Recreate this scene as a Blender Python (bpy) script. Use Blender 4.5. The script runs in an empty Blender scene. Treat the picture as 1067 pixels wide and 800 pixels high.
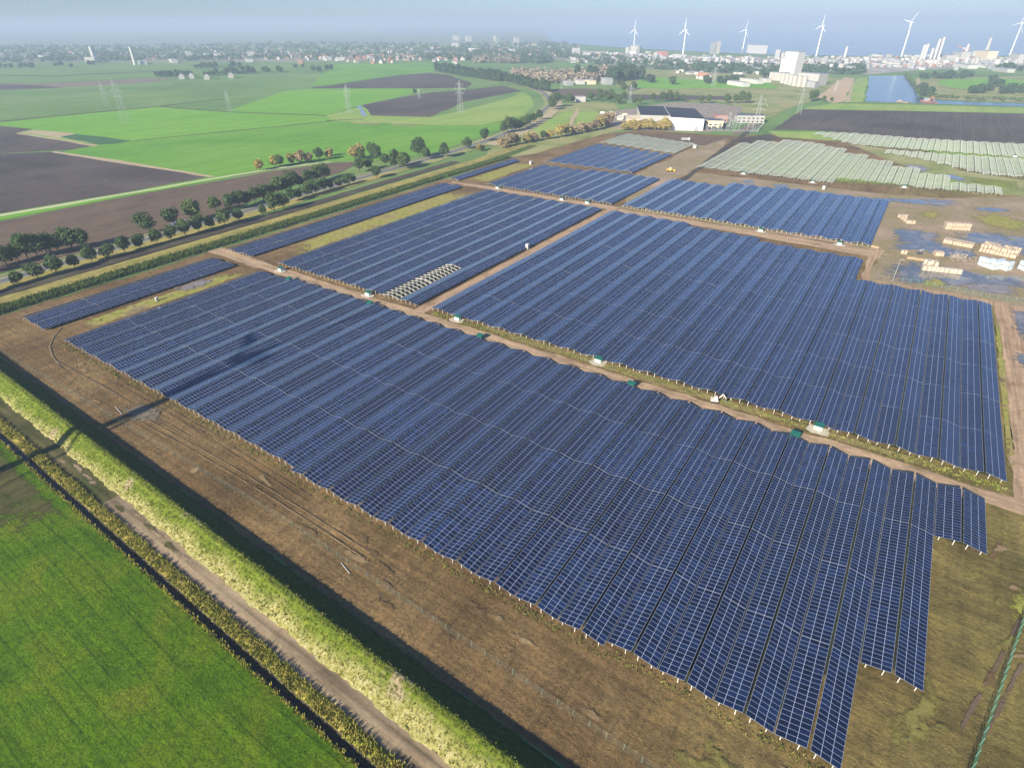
import bpy, math, random
import numpy as np
from mathutils import Vector, Matrix
R = math.radians
random.seed(7)
C = bpy.context.scene.collection
SC = bpy.context.scene
PI = math.pi

# ------------------------------------------------------------------ camera, sky, sun, exposure
CAM_H = 100.0
FPX, PITCH, ROLL, AZ = 599.22, R(32.1366), R(0.2325), R(33.8505)   # focal length in photo pixels, view angles
cd = bpy.data.cameras.new('camera'); cam = bpy.data.objects.new('camera', cd); C.objects.link(cam)
cd.sensor_width = 36; cd.lens = 36 * FPX / 1067.0
cd.clip_start = 1; cd.clip_end = 60000
def _basis():
    c, s = math.cos(PITCH), math.sin(PITCH)
    r = np.array([1, 0, 0.]); fw = np.array([0, c, -s]); dn = np.array([0, -s, -c])
    cr, sr = math.cos(ROLL), math.sin(ROLL)
    B = np.array([r * cr + dn * sr, -r * sr + dn * cr, fw])
    ca, sa = math.cos(AZ), math.sin(AZ)
    M = np.array([[ca, -sa, 0], [sa, ca, 0], [0, 0, 1.]])         # view frame -> world (rows of the park run along +Y)
    return B @ M.T
BAS = _basis()
cam.matrix_world = Matrix(((BAS[0][0], -BAS[1][0], -BAS[2][0], 0), (BAS[0][1], -BAS[1][1], -BAS[2][1], 0),
                           (BAS[0][2], -BAS[1][2], -BAS[2][2], CAM_H), (0, 0, 0, 1)))
SC.camera = cam
SUN_EL, SUN_AZ = R(25), R(4.8)             # shadows fall towards +Y, turned 4.8 degrees to +X
world = bpy.data.worlds.new('World'); SC.world = world; world.use_nodes = True
wn = world.node_tree; bgn = wn.nodes['Background']
sky = wn.nodes.new('ShaderNodeTexSky'); sky.sky_type = 'NISHITA'; sky.sun_disc = False
sky.sun_elevation = SUN_EL; sky.sun_rotation = SUN_AZ + PI
sky.air_density = 1.0; sky.dust_density = 0.3; sky.ozone_density = 10.0
tint = wn.nodes.new('ShaderNodeMix'); tint.data_type = 'RGBA'; tint.blend_type = 'MULTIPLY'; tint.inputs[0].default_value = 1; tint.inputs[7].default_value = (1.10, 1.0, 1.03, 1)
wn.links.new(sky.outputs[0], tint.inputs[6]); wn.links.new(tint.outputs[2], bgn.inputs[0]); bgn.inputs[1].default_value = 0.066
sl = bpy.data.lights.new('sun', 'SUN'); sun = bpy.data.objects.new('sun', sl); C.objects.link(sun)
sl.energy = 5.0; sl.angle = R(0.5); sl.color = (1.0, 0.90, 0.73)
sun.rotation_euler = (R(90) - SUN_EL, 0, -SUN_AZ)
sun.location = (0, -300, 300)
SC.view_settings.view_transform = 'Standard'; SC.view_settings.look = 'None'
SC.view_settings.exposure = 1.12; SC.view_settings.gamma = 1.0
SC.cycles.max_bounces = 6; SC.cycles.volume_bounces = 1; SC.cycles.transparent_max_bounces = 16

def ground(px, py, z=0.0):
    """the point of the ground (at height z) that the photograph's pixel looks at"""
    d = BAS.T @ np.array([(px - 533.5) / FPX, (py - 400) / FPX, 1.0])
    t = (CAM_H - z) / -d[2]
    return (d[0] * t, d[1] * t)

# ------------------------------------------------------------------ materials
MATS = {}
def _new(name):
    m = bpy.data.materials.new(name); m.use_nodes = True
    nt = m.node_tree; b = nt.nodes['Principled BSDF']; MATS[name] = m
    return m, nt, b
def pos_map(nt, scale=(1, 1, 1), rz=0):
    g = nt.nodes.new('ShaderNodeNewGeometry'); mp = nt.nodes.new('ShaderNodeMapping'); mp.vector_type = 'POINT'
    mp.inputs['Scale'].default_value = scale; mp.inputs['Rotation'].default_value = (0, 0, rz)
    nt.links.new(g.outputs['Position'], mp.inputs['Vector']); return mp.outputs[0]
def noise(nt, vec, scale, detail=4, rough=0.6, dist=0):
    n = nt.nodes.new('ShaderNodeTexNoise'); n.inputs['Scale'].default_value = scale
    n.inputs['Detail'].default_value = detail; n.inputs['Roughness'].default_value = rough; n.inputs['Distortion'].default_value = dist
    nt.links.new(vec, n.inputs['Vector']); return n.outputs[0]
def ramp(nt, fac, stops, interp='LINEAR'):
    r = nt.nodes.new('ShaderNodeValToRGB'); r.color_ramp.interpolation = interp
    e = r.color_ramp.elements
    while len(e) < len(stops): e.new(0.5)
    for i, (p, c) in enumerate(stops):
        e[i].position = p; e[i].color = (*c, 1) if len(c) == 3 else c
    nt.links.new(fac, r.inputs[0]); return r.outputs[0]
def mix(nt, fac, a, b, mode='MIX'):
    m = nt.nodes.new('ShaderNodeMix'); m.data_type = 'RGBA'; m.blend_type = mode
    for inp, v in ((m.inputs[0], fac), (m.inputs[6], a), (m.inputs[7], b)):
        if isinstance(v, (int, float)): inp.default_value = v
        elif isinstance(v, tuple): inp.default_value = (*v, 1)
        else: nt.links.new(v, inp)
    return m.outputs[2]
def math_(nt, op, a, b=None, c=None):
    m = nt.nodes.new('ShaderNodeMath'); m.operation = op
    for i, v in enumerate((a, b, c)):
        if v is None: continue
        if isinstance(v, (int, float)): m.inputs[i].default_value = v
        else: nt.links.new(v, m.inputs[i])
    return m.outputs[0]
def bump(nt, b, h, strength, dist):
    n = nt.nodes.new('ShaderNodeBump'); n.inputs['Strength'].default_value = strength; n.inputs['Distance'].default_value = dist
    nt.links.new(h, n.inputs['Height']); nt.links.new(n.outputs[0], b.inputs['Normal'])
def plain(name, col, rough=0.7, metal=0.0, var=0.12, scale=1.5, spec=0.3):
    """one colour, gently mottled"""
    m, nt, b = _new(name)
    n = noise(nt, pos_map(nt), scale, 3)
    lo = tuple(max(0, c * (1 - var)) for c in col); hi = tuple(min(1, c * (1 + var)) for c in col)
    nt.links.new(ramp(nt, n, [(0.3, lo), (0.7, hi)]), b.inputs['Base Color'])
    b.inputs['Roughness'].default_value = rough; b.inputs['Metallic'].default_value = metal
    b.inputs['Specular IOR Level'].default_value = spec
    return m
def land(name, cols, patch=0.01, fine=0.6, streak=None, rz=0, fine_amt=0.5, bmp=0.0, streak_amt=0.5, rough=0.95, lo=0.32, hi=0.68):
    """ground cover: large patches of the colours, streaks (tracks, drills) and fine grain"""
    m, nt, b = _new(name)
    p = pos_map(nt, rz=rz)
    n1 = noise(nt, p, patch, 6, 0.62, 0.4)
    k = len(cols)
    col = ramp(nt, n1, [(lo + (hi - lo) * i / max(1, k - 1), c) for i, c in enumerate(cols)])
    if streak:
        n2 = noise(nt, pos_map(nt, streak, rz), 1.0, 3, 0.6, 0.15)
        col = mix(nt, streak_amt, col, ramp(nt, n2, [(0.3, (0.35, 0.35, 0.35)), (0.5, (0.95, 0.95, 0.95)), (0.72, (1.55, 1.5, 1.45))]), 'MULTIPLY')
    n3 = noise(nt, p, fine, 6, 0.75)
    col = mix(nt, fine_amt, col, ramp(nt, n3, [(0.25, (0.35, 0.35, 0.35)), (0.5, (1, 1, 1)), (0.78, (1.7, 1.65, 1.5))]), 'MULTIPLY')
    nt.links.new(col, b.inputs['Base Color'])
    b.inputs['Roughness'].default_value = rough; b.inputs['Specular IOR Level'].default_value = 0.1
    if bmp: bump(nt, b, n3, 1.0, bmp)
    return m

DIKE_ROT = -0.023
pasture = land('pasture_grass', [(0.09, 0.17, 0.045), (0.13, 0.23, 0.06), (0.18, 0.25, 0.085)], 0.004, 0.05, (0.05, 0.003, 1), R(35), 0.25, 0, 0.2)
bright = land('bright_grass', [(0.13, 0.32, 0.025), (0.17, 0.36, 0.035)], 0.006, 0.08, (0.08, 0.004, 1), R(60), 0.22, 0, 0.18)
midgrass = land('mid_grass', [(0.09, 0.25, 0.022), (0.13, 0.30, 0.03), (0.16, 0.32, 0.04)], 0.008, 0.12, (0.09, 0.005, 1), R(62), 0.22, 0, 0.18)
yellowgrass = land('yellow_grass', [(0.20, 0.33, 0.055), (0.28, 0.36, 0.09)], 0.008, 0.12, (0.09, 0.006, 1), R(40), 0.3, 0, 0.2)
roughgrass = land('rough_grass', [(0.15, 0.19, 0.055), (0.25, 0.27, 0.095), (0.34, 0.31, 0.15)], 0.02, 0.3, None, 0, 0.5)
drygrass = land('dry_grass', [(0.22, 0.21, 0.055), (0.33, 0.28, 0.09), (0.27, 0.26, 0.06)], 0.05, 0.5, (0.35, 0.02, 1), 0, 0.45, 0.1)
greenweed = land('green_weeds', [(0.035, 0.07, 0.015), (0.06, 0.12, 0.02), (0.10, 0.13, 0.03), (0.10, 0.06, 0.02)], 0.05, 0.9, None, 0, 0.8, 0.3)
plough = land('ploughed_soil', [(0.055, 0.044, 0.040), (0.085, 0.068, 0.060), (0.115, 0.092, 0.080)], 0.012, 0.25, (0.45, 0.01, 1), R(20), 0.45, 0, 0.45)
brownsoil = land('brown_soil', [(0.10, 0.072, 0.05), (0.14, 0.10, 0.068), (0.115, 0.085, 0.06)], 0.012, 0.25, (0.4, 0.01, 1), 0, 0.4, 0, 0.35)
palesoil = land('pale_soil', [(0.17, 0.13, 0.10), (0.22, 0.17, 0.13)], 0.01, 0.2, (0.3, 0.01, 1), R(40), 0.3, 0, 0.3)
sand = land('sand_track', [(0.27, 0.185, 0.115), (0.42, 0.30, 0.19), (0.33, 0.235, 0.15)], 0.12, 0.9, (0.04, 1.1, 1), 0, 0.5, 0.1, 0.6)
sandy = land('sand_track_long', [(0.26, 0.18, 0.11), (0.40, 0.28, 0.18), (0.32, 0.225, 0.145)], 0.12, 0.9, (1.1, 0.04, 1), 0, 0.5, 0.1, 0.6)
tan = land('tan_path', [(0.36, 0.29, 0.17), (0.46, 0.38, 0.24)], 0.05, 0.4, None, 0, 0.3)
asphalt = land('asphalt', [(0.13, 0.13, 0.13), (0.17, 0.17, 0.165)], 0.05, 0.8, None, 0, 0.2)
concrete = land('pale_concrete', [(0.44, 0.39, 0.31), (0.54, 0.48, 0.39)], 0.2, 1.0, None, 0, 0.25)
mud = land('dark_mud', [(0.04, 0.035, 0.03), (0.07, 0.06, 0.045), (0.09, 0.085, 0.05)], 0.05, 0.5, None, 0, 0.4)
yard = land('yard_ground', [(0.38, 0.285, 0.20), (0.30, 0.23, 0.155), (0.24, 0.20, 0.10), (0.35, 0.265, 0.18)], 0.022, 0.3, None, 0, 0.4)
dullweed = land('dull_weeds', [(0.16, 0.13, 0.05), (0.24, 0.19, 0.085), (0.13, 0.14, 0.035)], 0.12, 0.7, None, 0, 0.6)
shadeweed = land('shade_painted_weeds', [(0.025, 0.026, 0.014), (0.04, 0.048, 0.018)], 0.1, 0.5, None, 0, 0.5)  # weedy soil, its colour darkened to deepen the shade under the tables
stripgrass = land('strip_grass', [(0.22, 0.17, 0.09), (0.30, 0.26, 0.085), (0.26, 0.27, 0.05), (0.33, 0.27, 0.12)], 0.06, 0.5, None, 0, 0.45)
moss = land('mossy_ground', [(0.14, 0.17, 0.03), (0.24, 0.27, 0.04)], 0.06, 0.5, None, 0, 0.4)

def front_field():
    m, nt, b = _new('meadow_grass')
    p = pos_map(nt, rz=-DIKE_ROT)
    n1 = noise(nt, p, 0.07, 5, 0.6, 0.3)
    col = ramp(nt, n1, [(0.3, (0.065, 0.150, 0.004)), (0.5, (0.105, 0.205, 0.005)), (0.7, (0.175, 0.220, 0.014))])
    # mowing tracks along the ditch
    wv = pos_map(nt, (0.006, 0.42, 1), -DIKE_ROT)
    n2 = noise(nt, wv, 1.0, 2, 0.5, 0.1)
    col = mix(nt, 0.55, col, ramp(nt, n2, [(0.30, (0.45, 0.55, 0.45)), (0.42, (1, 1, 1)), (0.47, (0.6, 0.68, 0.6)), (0.50, (1, 1, 1)), (0.58, (1, 1, 1)), (0.62, (0.62, 0.7, 0.6)), (0.66, (1.2, 1.2, 1.1))]), 'MULTIPLY')
    sxm = nt.nodes.new('ShaderNodeSeparateXYZ'); nt.links.new(p, sxm.inputs[0])
    lw = math_(nt, 'ADD', math_(nt, 'MULTIPLY', sxm.outputs[1], 0.235), math_(nt, 'MULTIPLY', noise(nt, pos_map(nt, (0.01, 0.03, 1)), 1.0, 2), 2.2))
    ln = math_(nt, 'LESS_THAN', math_(nt, 'FRACT', lw), 0.085)
    lm = math_(nt, 'MULTIPLY', ln, math_(nt, 'GREATER_THAN', noise(nt, pos_map(nt, (0.02, 0.12, 1), 0.1), 1.0, 3), 0.47))
    col = mix(nt, math_(nt, 'MULTIPLY', lm, 0.42), col, (0.025, 0.07, 0.006))
    n4 = noise(nt, p, 0.5, 5, 0.75)
    col = mix(nt, ramp(nt, n4, [(0.55, (0, 0, 0)), (0.75, (0.7, 0.7, 0.7))]), col, (0.13, 0.16, 0.03))
    n6 = noise(nt, p, 0.75, 5, 0.8)
    col = mix(nt, 0.8, col, ramp(nt, n6, [(0.34, (0.35, 0.42, 0.35)), (0.48, (0.95, 0.95, 0.95)), (0.66, (1.5, 1.4, 1.5))]), 'MULTIPLY')
    n3 = noise(nt, p, 2.2, 6, 0.8)
    col = mix(nt, 0.9, col, ramp(nt, n3, [(0.3, (0.4, 0.4, 0.4)), (0.5, (0.95, 0.95, 0.95)), (0.7, (1.6, 1.6, 1.5))]), 'MULTIPLY')
    nt.links.new(col, b.inputs['Base Color']); b.inputs['Roughness'].default_value = 0.9; b.inputs['Specular IOR Level'].default_value = 0.1
    hh = math_(nt, 'ADD', math_(nt, 'MULTIPLY', n2, 0.8), n3)
    bump(nt, b, hh, 1.0, 0.45)
    return m
meadow = front_field()
def park_soil():
    """trodden soil of the building site: brown in front, olive where weeds return, streaked by wheels"""
    m, nt, b = _new('park_soil')
    p = pos_map(nt)
    n1 = noise(nt, p, 0.022, 6, 0.65, 0.5)
    brown = ramp(nt, n1, [(0.3, (0.110, 0.070, 0.032)), (0.5, (0.190, 0.124, 0.056)), (0.68, (0.250, 0.172, 0.082))])
    olive = ramp(nt, n1, [(0.3, (0.085, 0.072, 0.022)), (0.5, (0.19, 0.155, 0.05)), (0.62, (0.26, 0.21, 0.075)), (0.72, (0.22, 0.235, 0.035))])
    sx = nt.nodes.new('ShaderNodeSeparateXYZ'); g = nt.nodes.new('ShaderNodeNewGeometry'); nt.links.new(g.outputs['Position'], sx.inputs[0])
    f = math_(nt, 'ADD', math_(nt, 'MULTIPLY_ADD', sx.outputs[0], 0.018, 0.35), math_(nt, 'MULTIPLY_ADD', n1, 1.2, -0.6))
    r = nt.nodes.new('ShaderNodeClamp'); nt.links.new(f, r.inputs[0])
    col = mix(nt, r.outputs[0], brown, olive)
    n2 = noise(nt, pos_map(nt, (0.025, 0.9, 1), 0.03), 1.0, 4, 0.65, 0.3)
    col = mix(nt, 0.5, col, ramp(nt, n2, [(0.3, (0.5, 0.5, 0.5)), (0.5, (1, 1, 1)), (0.7, (1.5, 1.48, 1.4))]), 'MULTIPLY')
    n7 = noise(nt, pos_map(nt, (0.5, 0.03, 1), 0.55), 1.0, 3, 0.6, 0.6)
    col = mix(nt, 0.3, col, ramp(nt, n7, [(0.36, (0.5, 0.5, 0.5)), (0.5, (1, 1, 1)), (0.66, (1.4, 1.38, 1.3))]), 'MULTIPLY')
    n5 = noise(nt, p, 0.16, 6, 0.7, 1.2)
    col = mix(nt, 0.6, col, ramp(nt, n5, [(0.35, (0.6, 0.62, 0.6)), (0.5, (1, 1, 1)), (0.68, (1.35, 1.3, 1.1))]), 'MULTIPLY')
    n3 = noise(nt, p, 1.3, 6, 0.8)
    col = mix(nt, 0.7, col, ramp(nt, n3, [(0.3, (0.4, 0.4, 0.4)), (0.5, (1, 1, 1)), (0.74, (1.7, 1.65, 1.5))]), 'MULTIPLY')
    nt.links.new(col, b.inputs['Base Color']); b.inputs['Roughness'].default_value = 0.95; b.inputs['Specular IOR Level'].default_value = 0.1
    bump(nt, b, math_(nt, 'ADD', n3, n5), 1.0, 0.35)
    return m
parksoil = park_soil()
def dike_mat():
    m, nt, b = _new('dike_grass')
    p = pos_map(nt)
    n1 = noise(nt, p, 0.11, 5, 0.65, 0.5)
    pale = ramp(nt, noise(nt, p, 0.9, 6, 0.8), [(0.3, (0.15, 0.145, 0.03)), (0.48, (0.33, 0.31, 0.105)), (0.66, (0.54, 0.48, 0.26))])
    gren = ramp(nt, noise(nt, p, 1.0, 6, 0.8), [(0.3, (0.045, 0.08, 0.010)), (0.5, (0.13, 0.18, 0.018)), (0.68, (0.27, 0.30, 0.05))])
    sx = nt.nodes.new('ShaderNodeSeparateXYZ'); g = nt.nodes.new('ShaderNodeNewGeometry'); nt.links.new(g.outputs['Position'], sx.inputs[0])
    side = math_(nt, 'ADD', sx.outputs[1], math_(nt, 'MULTIPLY', sx.outputs[0], -DIKE_ROT))
    f = math_(nt, 'ADD', math_(nt, 'MULTIPLY_ADD', side, -0.42, 14.9), math_(nt, 'MULTIPLY_ADD', n1, 2.6, -1.5))
    f = math_(nt, 'ADD', f, math_(nt, 'MULTIPLY_ADD', sx.outputs[0], 0.0035, 0.08))
    r = nt.nodes.new('ShaderNodeClamp'); nt.links.new(f, r.inputs[0])
    col = mix(nt, r.outputs[0], gren, pale)
    bare = ramp(nt, noise(nt, p, 0.09, 5, 0.6), [(0.62, (0, 0, 0)), (0.68, (0.8, 0.8, 0.8))])
    col = mix(nt, bare, col, (0.40, 0.31, 0.20))
    lush_shade = ramp(nt, noise(nt, p, 1.1, 5, 0.75), [(0.3, (0.020, 0.045, 0.008)), (0.55, (0.05, 0.10, 0.014)), (0.72, (0.10, 0.16, 0.025))])  # lush growth of the north slope, darkened further to paint in its shade
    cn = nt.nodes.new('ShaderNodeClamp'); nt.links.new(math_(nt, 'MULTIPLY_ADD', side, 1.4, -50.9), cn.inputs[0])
    col = mix(nt, cn.outputs[0], col, lush_shade)
    nt.links.new(col, b.inputs['Base Color']); b.inputs['Roughness'].default_value = 0.95; b.inputs['Specular IOR Level'].default_value = 0.05
    bump(nt, b, noise(nt, p, 1.6, 6, 0.8), 1.0, 0.45)
    return m
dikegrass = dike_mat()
weedbank = land('weed_bank', [(0.09, 0.14, 0.015), (0.26, 0.26, 0.04), (0.42, 0.33, 0.09), (0.16, 0.20, 0.025)], 0.12, 1.2, None, 0, 0.85, 0.5)
fieldtrack = land('field_track', [(0.19, 0.14, 0.085), (0.31, 0.24, 0.155), (0.23, 0.175, 0.11)], 0.06, 1.2, (0.02, 0.75, 1), -DIKE_ROT, 0.4, 0.08, 0.75)
grasstrack = land('grassy_track', [(0.055, 0.065, 0.02), (0.085, 0.085, 0.03), (0.13, 0.11, 0.05)], 0.06, 1.1, (0.02, 0.9, 1), -DIKE_ROT, 0.5, 0.1, 0.5)

def panel_mat():
    """framed dark blue modules, three across the slope (UV in modules), slightly different from one to the next"""
    m, nt, b = _new('solar_glass')
    uv = nt.nodes.new('ShaderNodeUVMap'); sx = nt.nodes.new('ShaderNodeSeparateXYZ'); nt.links.new(uv.outputs[0], sx.inputs[0])
    u, v = sx.outputs[0], sx.outputs[1]
    def edge(x, w):
        d = math_(nt, 'ABSOLUTE', math_(nt, 'SUBTRACT', math_(nt, 'FRACT', math_(nt, 'ADD', x, 0.5)), 0.5))
        return math_(nt, 'LESS_THAN', d, w)
    line = math_(nt, 'MAXIMUM', edge(u, 0.019), edge(v, 0.022))
    cb = nt.nodes.new('ShaderNodeCombineXYZ'); oi = nt.nodes.new('ShaderNodeObjectInfo')
    nt.links.new(math_(nt, 'FLOOR', u), cb.inputs[0]); nt.links.new(math_(nt, 'FLOOR', v), cb.inputs[1]); nt.links.new(oi.outputs['Random'], cb.inputs[2])
    wnz = nt.nodes.new('ShaderNodeTexWhiteNoise'); wnz.noise_dimensions = '3D'; nt.links.new(cb.outputs[0], wnz.inputs['Vector'])
    cell = ramp(nt, wnz.outputs[0], [(0.0, (0.003, 0.008, 0.028)), (0.6, (0.005, 0.014, 0.050)), (1.0, (0.010, 0.024, 0.080))])
    cell = mix(nt, 0.8, cell, ramp(nt, oi.outputs['Random'], [(0, (0.55, 0.6, 0.65)), (0.5, (1, 1, 1)), (1, (1.6, 1.5, 1.4))]), 'MULTIPLY')
    col = mix(nt, line, cell, (0.47, 0.52, 0.66))
    nt.links.new(col, b.inputs['Base Color'])
    nt.links.new(ramp(nt, line, [(0, (0.13,) * 3), (1, (0.45,) * 3)]), b.inputs['Roughness'])
    b.inputs['IOR'].default_value = 1.62
    return m
panelm = panel_mat()
alu = plain('aluminium_frame', (0.66, 0.68, 0.70), 0.45, 0.3, 0.05)
galv = plain('galvanised_steel', (0.62, 0.60, 0.55), 0.5, 0.2, 0.1)
frame_green = plain('new_mounting_steel', (0.36, 0.40, 0.33), 0.6, 0.0, 0.1)
white = plain('white_paint', (0.50, 0.49, 0.47), 0.55, 0, 0.04, 0.3)
offwhite = plain('off_white_cladding', (0.40, 0.39, 0.36), 0.6, 0, 0.06, 0.1)
cream = plain('cream_cladding', (0.66, 0.55, 0.38), 0.6, 0, 0.06, 0.1)
greyc = plain('grey_cladding', (0.30, 0.31, 0.32), 0.6, 0, 0.1, 0.1)
darkgrey = plain('dark_grey_metal', (0.10, 0.11, 0.12), 0.5, 0.2, 0.1)
black = plain('black_rubber', (0.03, 0.03, 0.03), 0.8)
teal = plain('teal_green_paint', (0.012, 0.11, 0.085), 0.5, 0, 0.08)
palegreen = plain('pale_green_paint', (0.50, 0.68, 0.58), 0.5, 0, 0.06)
redroof = plain('red_roof_tile', (0.27, 0.15, 0.115), 0.8, 0, 0.2, 0.2)
orangeroof = plain('orange_roof_tile', (0.40, 0.21, 0.12), 0.8, 0, 0.15, 0.2)
darkroof = plain('dark_roof_tile', (0.14, 0.13, 0.13), 0.8, 0, 0.2, 0.2)
brick = plain('red_brick', (0.32, 0.17, 0.12), 0.85, 0, 0.2, 0.3)
yellowp = plain('yellow_paint', (0.70, 0.42, 0.06), 0.5)
beigep = plain('beige_paint', (0.66, 0.55, 0.42), 0.5)
orangep = plain('orange_paint', (0.45, 0.17, 0.11), 0.5)
cardboard = plain('cardboard', (0.44, 0.35, 0.26), 0.8, 0, 0.15, 0.4)
wood = plain('pallet_wood', (0.40, 0.29, 0.18), 0.85, 0, 0.2, 1.0)
bluewrap = plain('pale_blue_wrap', (0.46, 0.56, 0.60), 0.35, 0, 0.08)
glassdark = plain('dark_window_glass', (0.03, 0.04, 0.05), 0.15, 0, 0.1, 1.0, 0.5)
fencegreen = plain('green_fence_wire', (0.04, 0.20, 0.12), 0.5)
fencegrey = plain('grey_green_fence_wire', (0.16, 0.26, 0.23), 0.5)
bark = plain('bark', (0.09, 0.07, 0.05), 0.9, 0, 0.2)
rubble = land('rubble', [(0.20, 0.17, 0.14), (0.34, 0.29, 0.24)], 0.15, 0.5, None, 0, 0.5)

def foliage(name, a, b_, c):
    m, nt, b = _new(name)
    oi = nt.nodes.new('ShaderNodeObjectInfo'); p = pos_map(nt)
    n = noise(nt, p, 0.45, 4, 0.7)
    col = ramp(nt, n, [(0.3, a), (0.5, b_), (0.72, c)])
    col = mix(nt, 0.6, col, ramp(nt, oi.outputs['Random'], [(0, (0.75, 0.8, 0.75)), (1, (1.3, 1.2, 1.2))]), 'MULTIPLY')
    nt.links.new(col, b.inputs['Base Color']); b.inputs['Roughness'].default_value = 0.8; b.inputs['Specular IOR Level'].default_value = 0.15
    return m
leaf_dark = foliage('dark_green_leaves', (0.030, 0.062, 0.020), (0.055, 0.10, 0.030), (0.10, 0.15, 0.045))
leaf_mid = foliage('green_leaves', (0.035, 0.065, 0.018), (0.065, 0.11, 0.030), (0.12, 0.16, 0.045))
leaf_gold = foliage('autumn_leaves', (0.16, 0.14, 0.035), (0.30, 0.25, 0.07), (0.42, 0.34, 0.11))
leaf_rust = foliage('rusty_leaves', (0.17, 0.14, 0.075), (0.28, 0.22, 0.12), (0.36, 0.29, 0.16))
leaf_blue = foliage('conifer_needles', (0.025, 0.055, 0.024), (0.045, 0.085, 0.038), (0.08, 0.13, 0.055))
blade = foliage('grass_blades', (0.08, 0.12, 0.013), (0.20, 0.225, 0.038), (0.38, 0.36, 0.13))
reed = foliage('reed_blades', (0.03, 0.06, 0.012), (0.07, 0.12, 0.02), (0.16, 0.15, 0.04))

def water_mat(name, col, rough, bs, bd, spec=0.5):
    m, nt, b = _new(name)
    n = noise(nt, pos_map(nt), bs, 3)
    nt.links.new(ramp(nt, n, [(0.3, tuple(c * 0.8 for c in col)), (0.7, tuple(c * 1.2 for c in col))]), b.inputs['Base Color'])
    b.inputs['Roughness'].default_value = rough; b.inputs['Specular IOR Level'].default_value = spec
    if bd: bump(nt, b, n, 0.6, bd)
    return m
canalw = water_mat('canal_water', (0.05, 0.072, 0.09), 0.16, 0.15, 0.25)
seaw = water_mat('sea_water', (0.22, 0.27, 0.31), 0.25, 0.01, 0.5)
def puddle_mat():
    """shallow standing water: mud and weed break through it in ragged patches"""
    m, nt, b = _new('puddle_water'); p = pos_map(nt)
    n = noise(nt, p, 0.055, 7, 0.62, 0.6); f = ramp(nt, n, [(0.56, (0, 0, 0)), (0.66, (1, 1, 1))])
    n2 = noise(nt, p, 0.05, 4, 0.6)
    dry = ramp(nt, n2, [(0.35, (0.34, 0.26, 0.17)), (0.5, (0.20, 0.18, 0.08)), (0.65, (0.24, 0.25, 0.06))])
    wet = ramp(nt, n2, [(0.35, (0.27, 0.255, 0.23)), (0.5, (0.10, 0.115, 0.13)), (0.65, (0.24, 0.22, 0.19))])
    dry = mix(nt, 0.5, dry, ramp(nt, noise(nt, p, 0.6, 6, 0.75), [(0.3, (0.4,) * 3), (0.7, (1.6,) * 3)]), 'MULTIPLY')
    nt.links.new(mix(nt, f, wet, dry), b.inputs['Base Color'])
    nt.links.new(ramp(nt, f, [(0, (0.08,) * 3), (1, (0.9,) * 3)]), b.inputs['Roughness']); b.inputs['Specular IOR Level'].default_value = 0.4
    return m
puddlew = puddle_mat()
ditchw = water_mat('ditch_water', (0.006, 0.008, 0.008), 0.1, 0.5, 0.0, 0.3)
dampsoil = water_mat('wet_soil', (0.24, 0.20, 0.17), 0.28, 0.3, 0.1)

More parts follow.
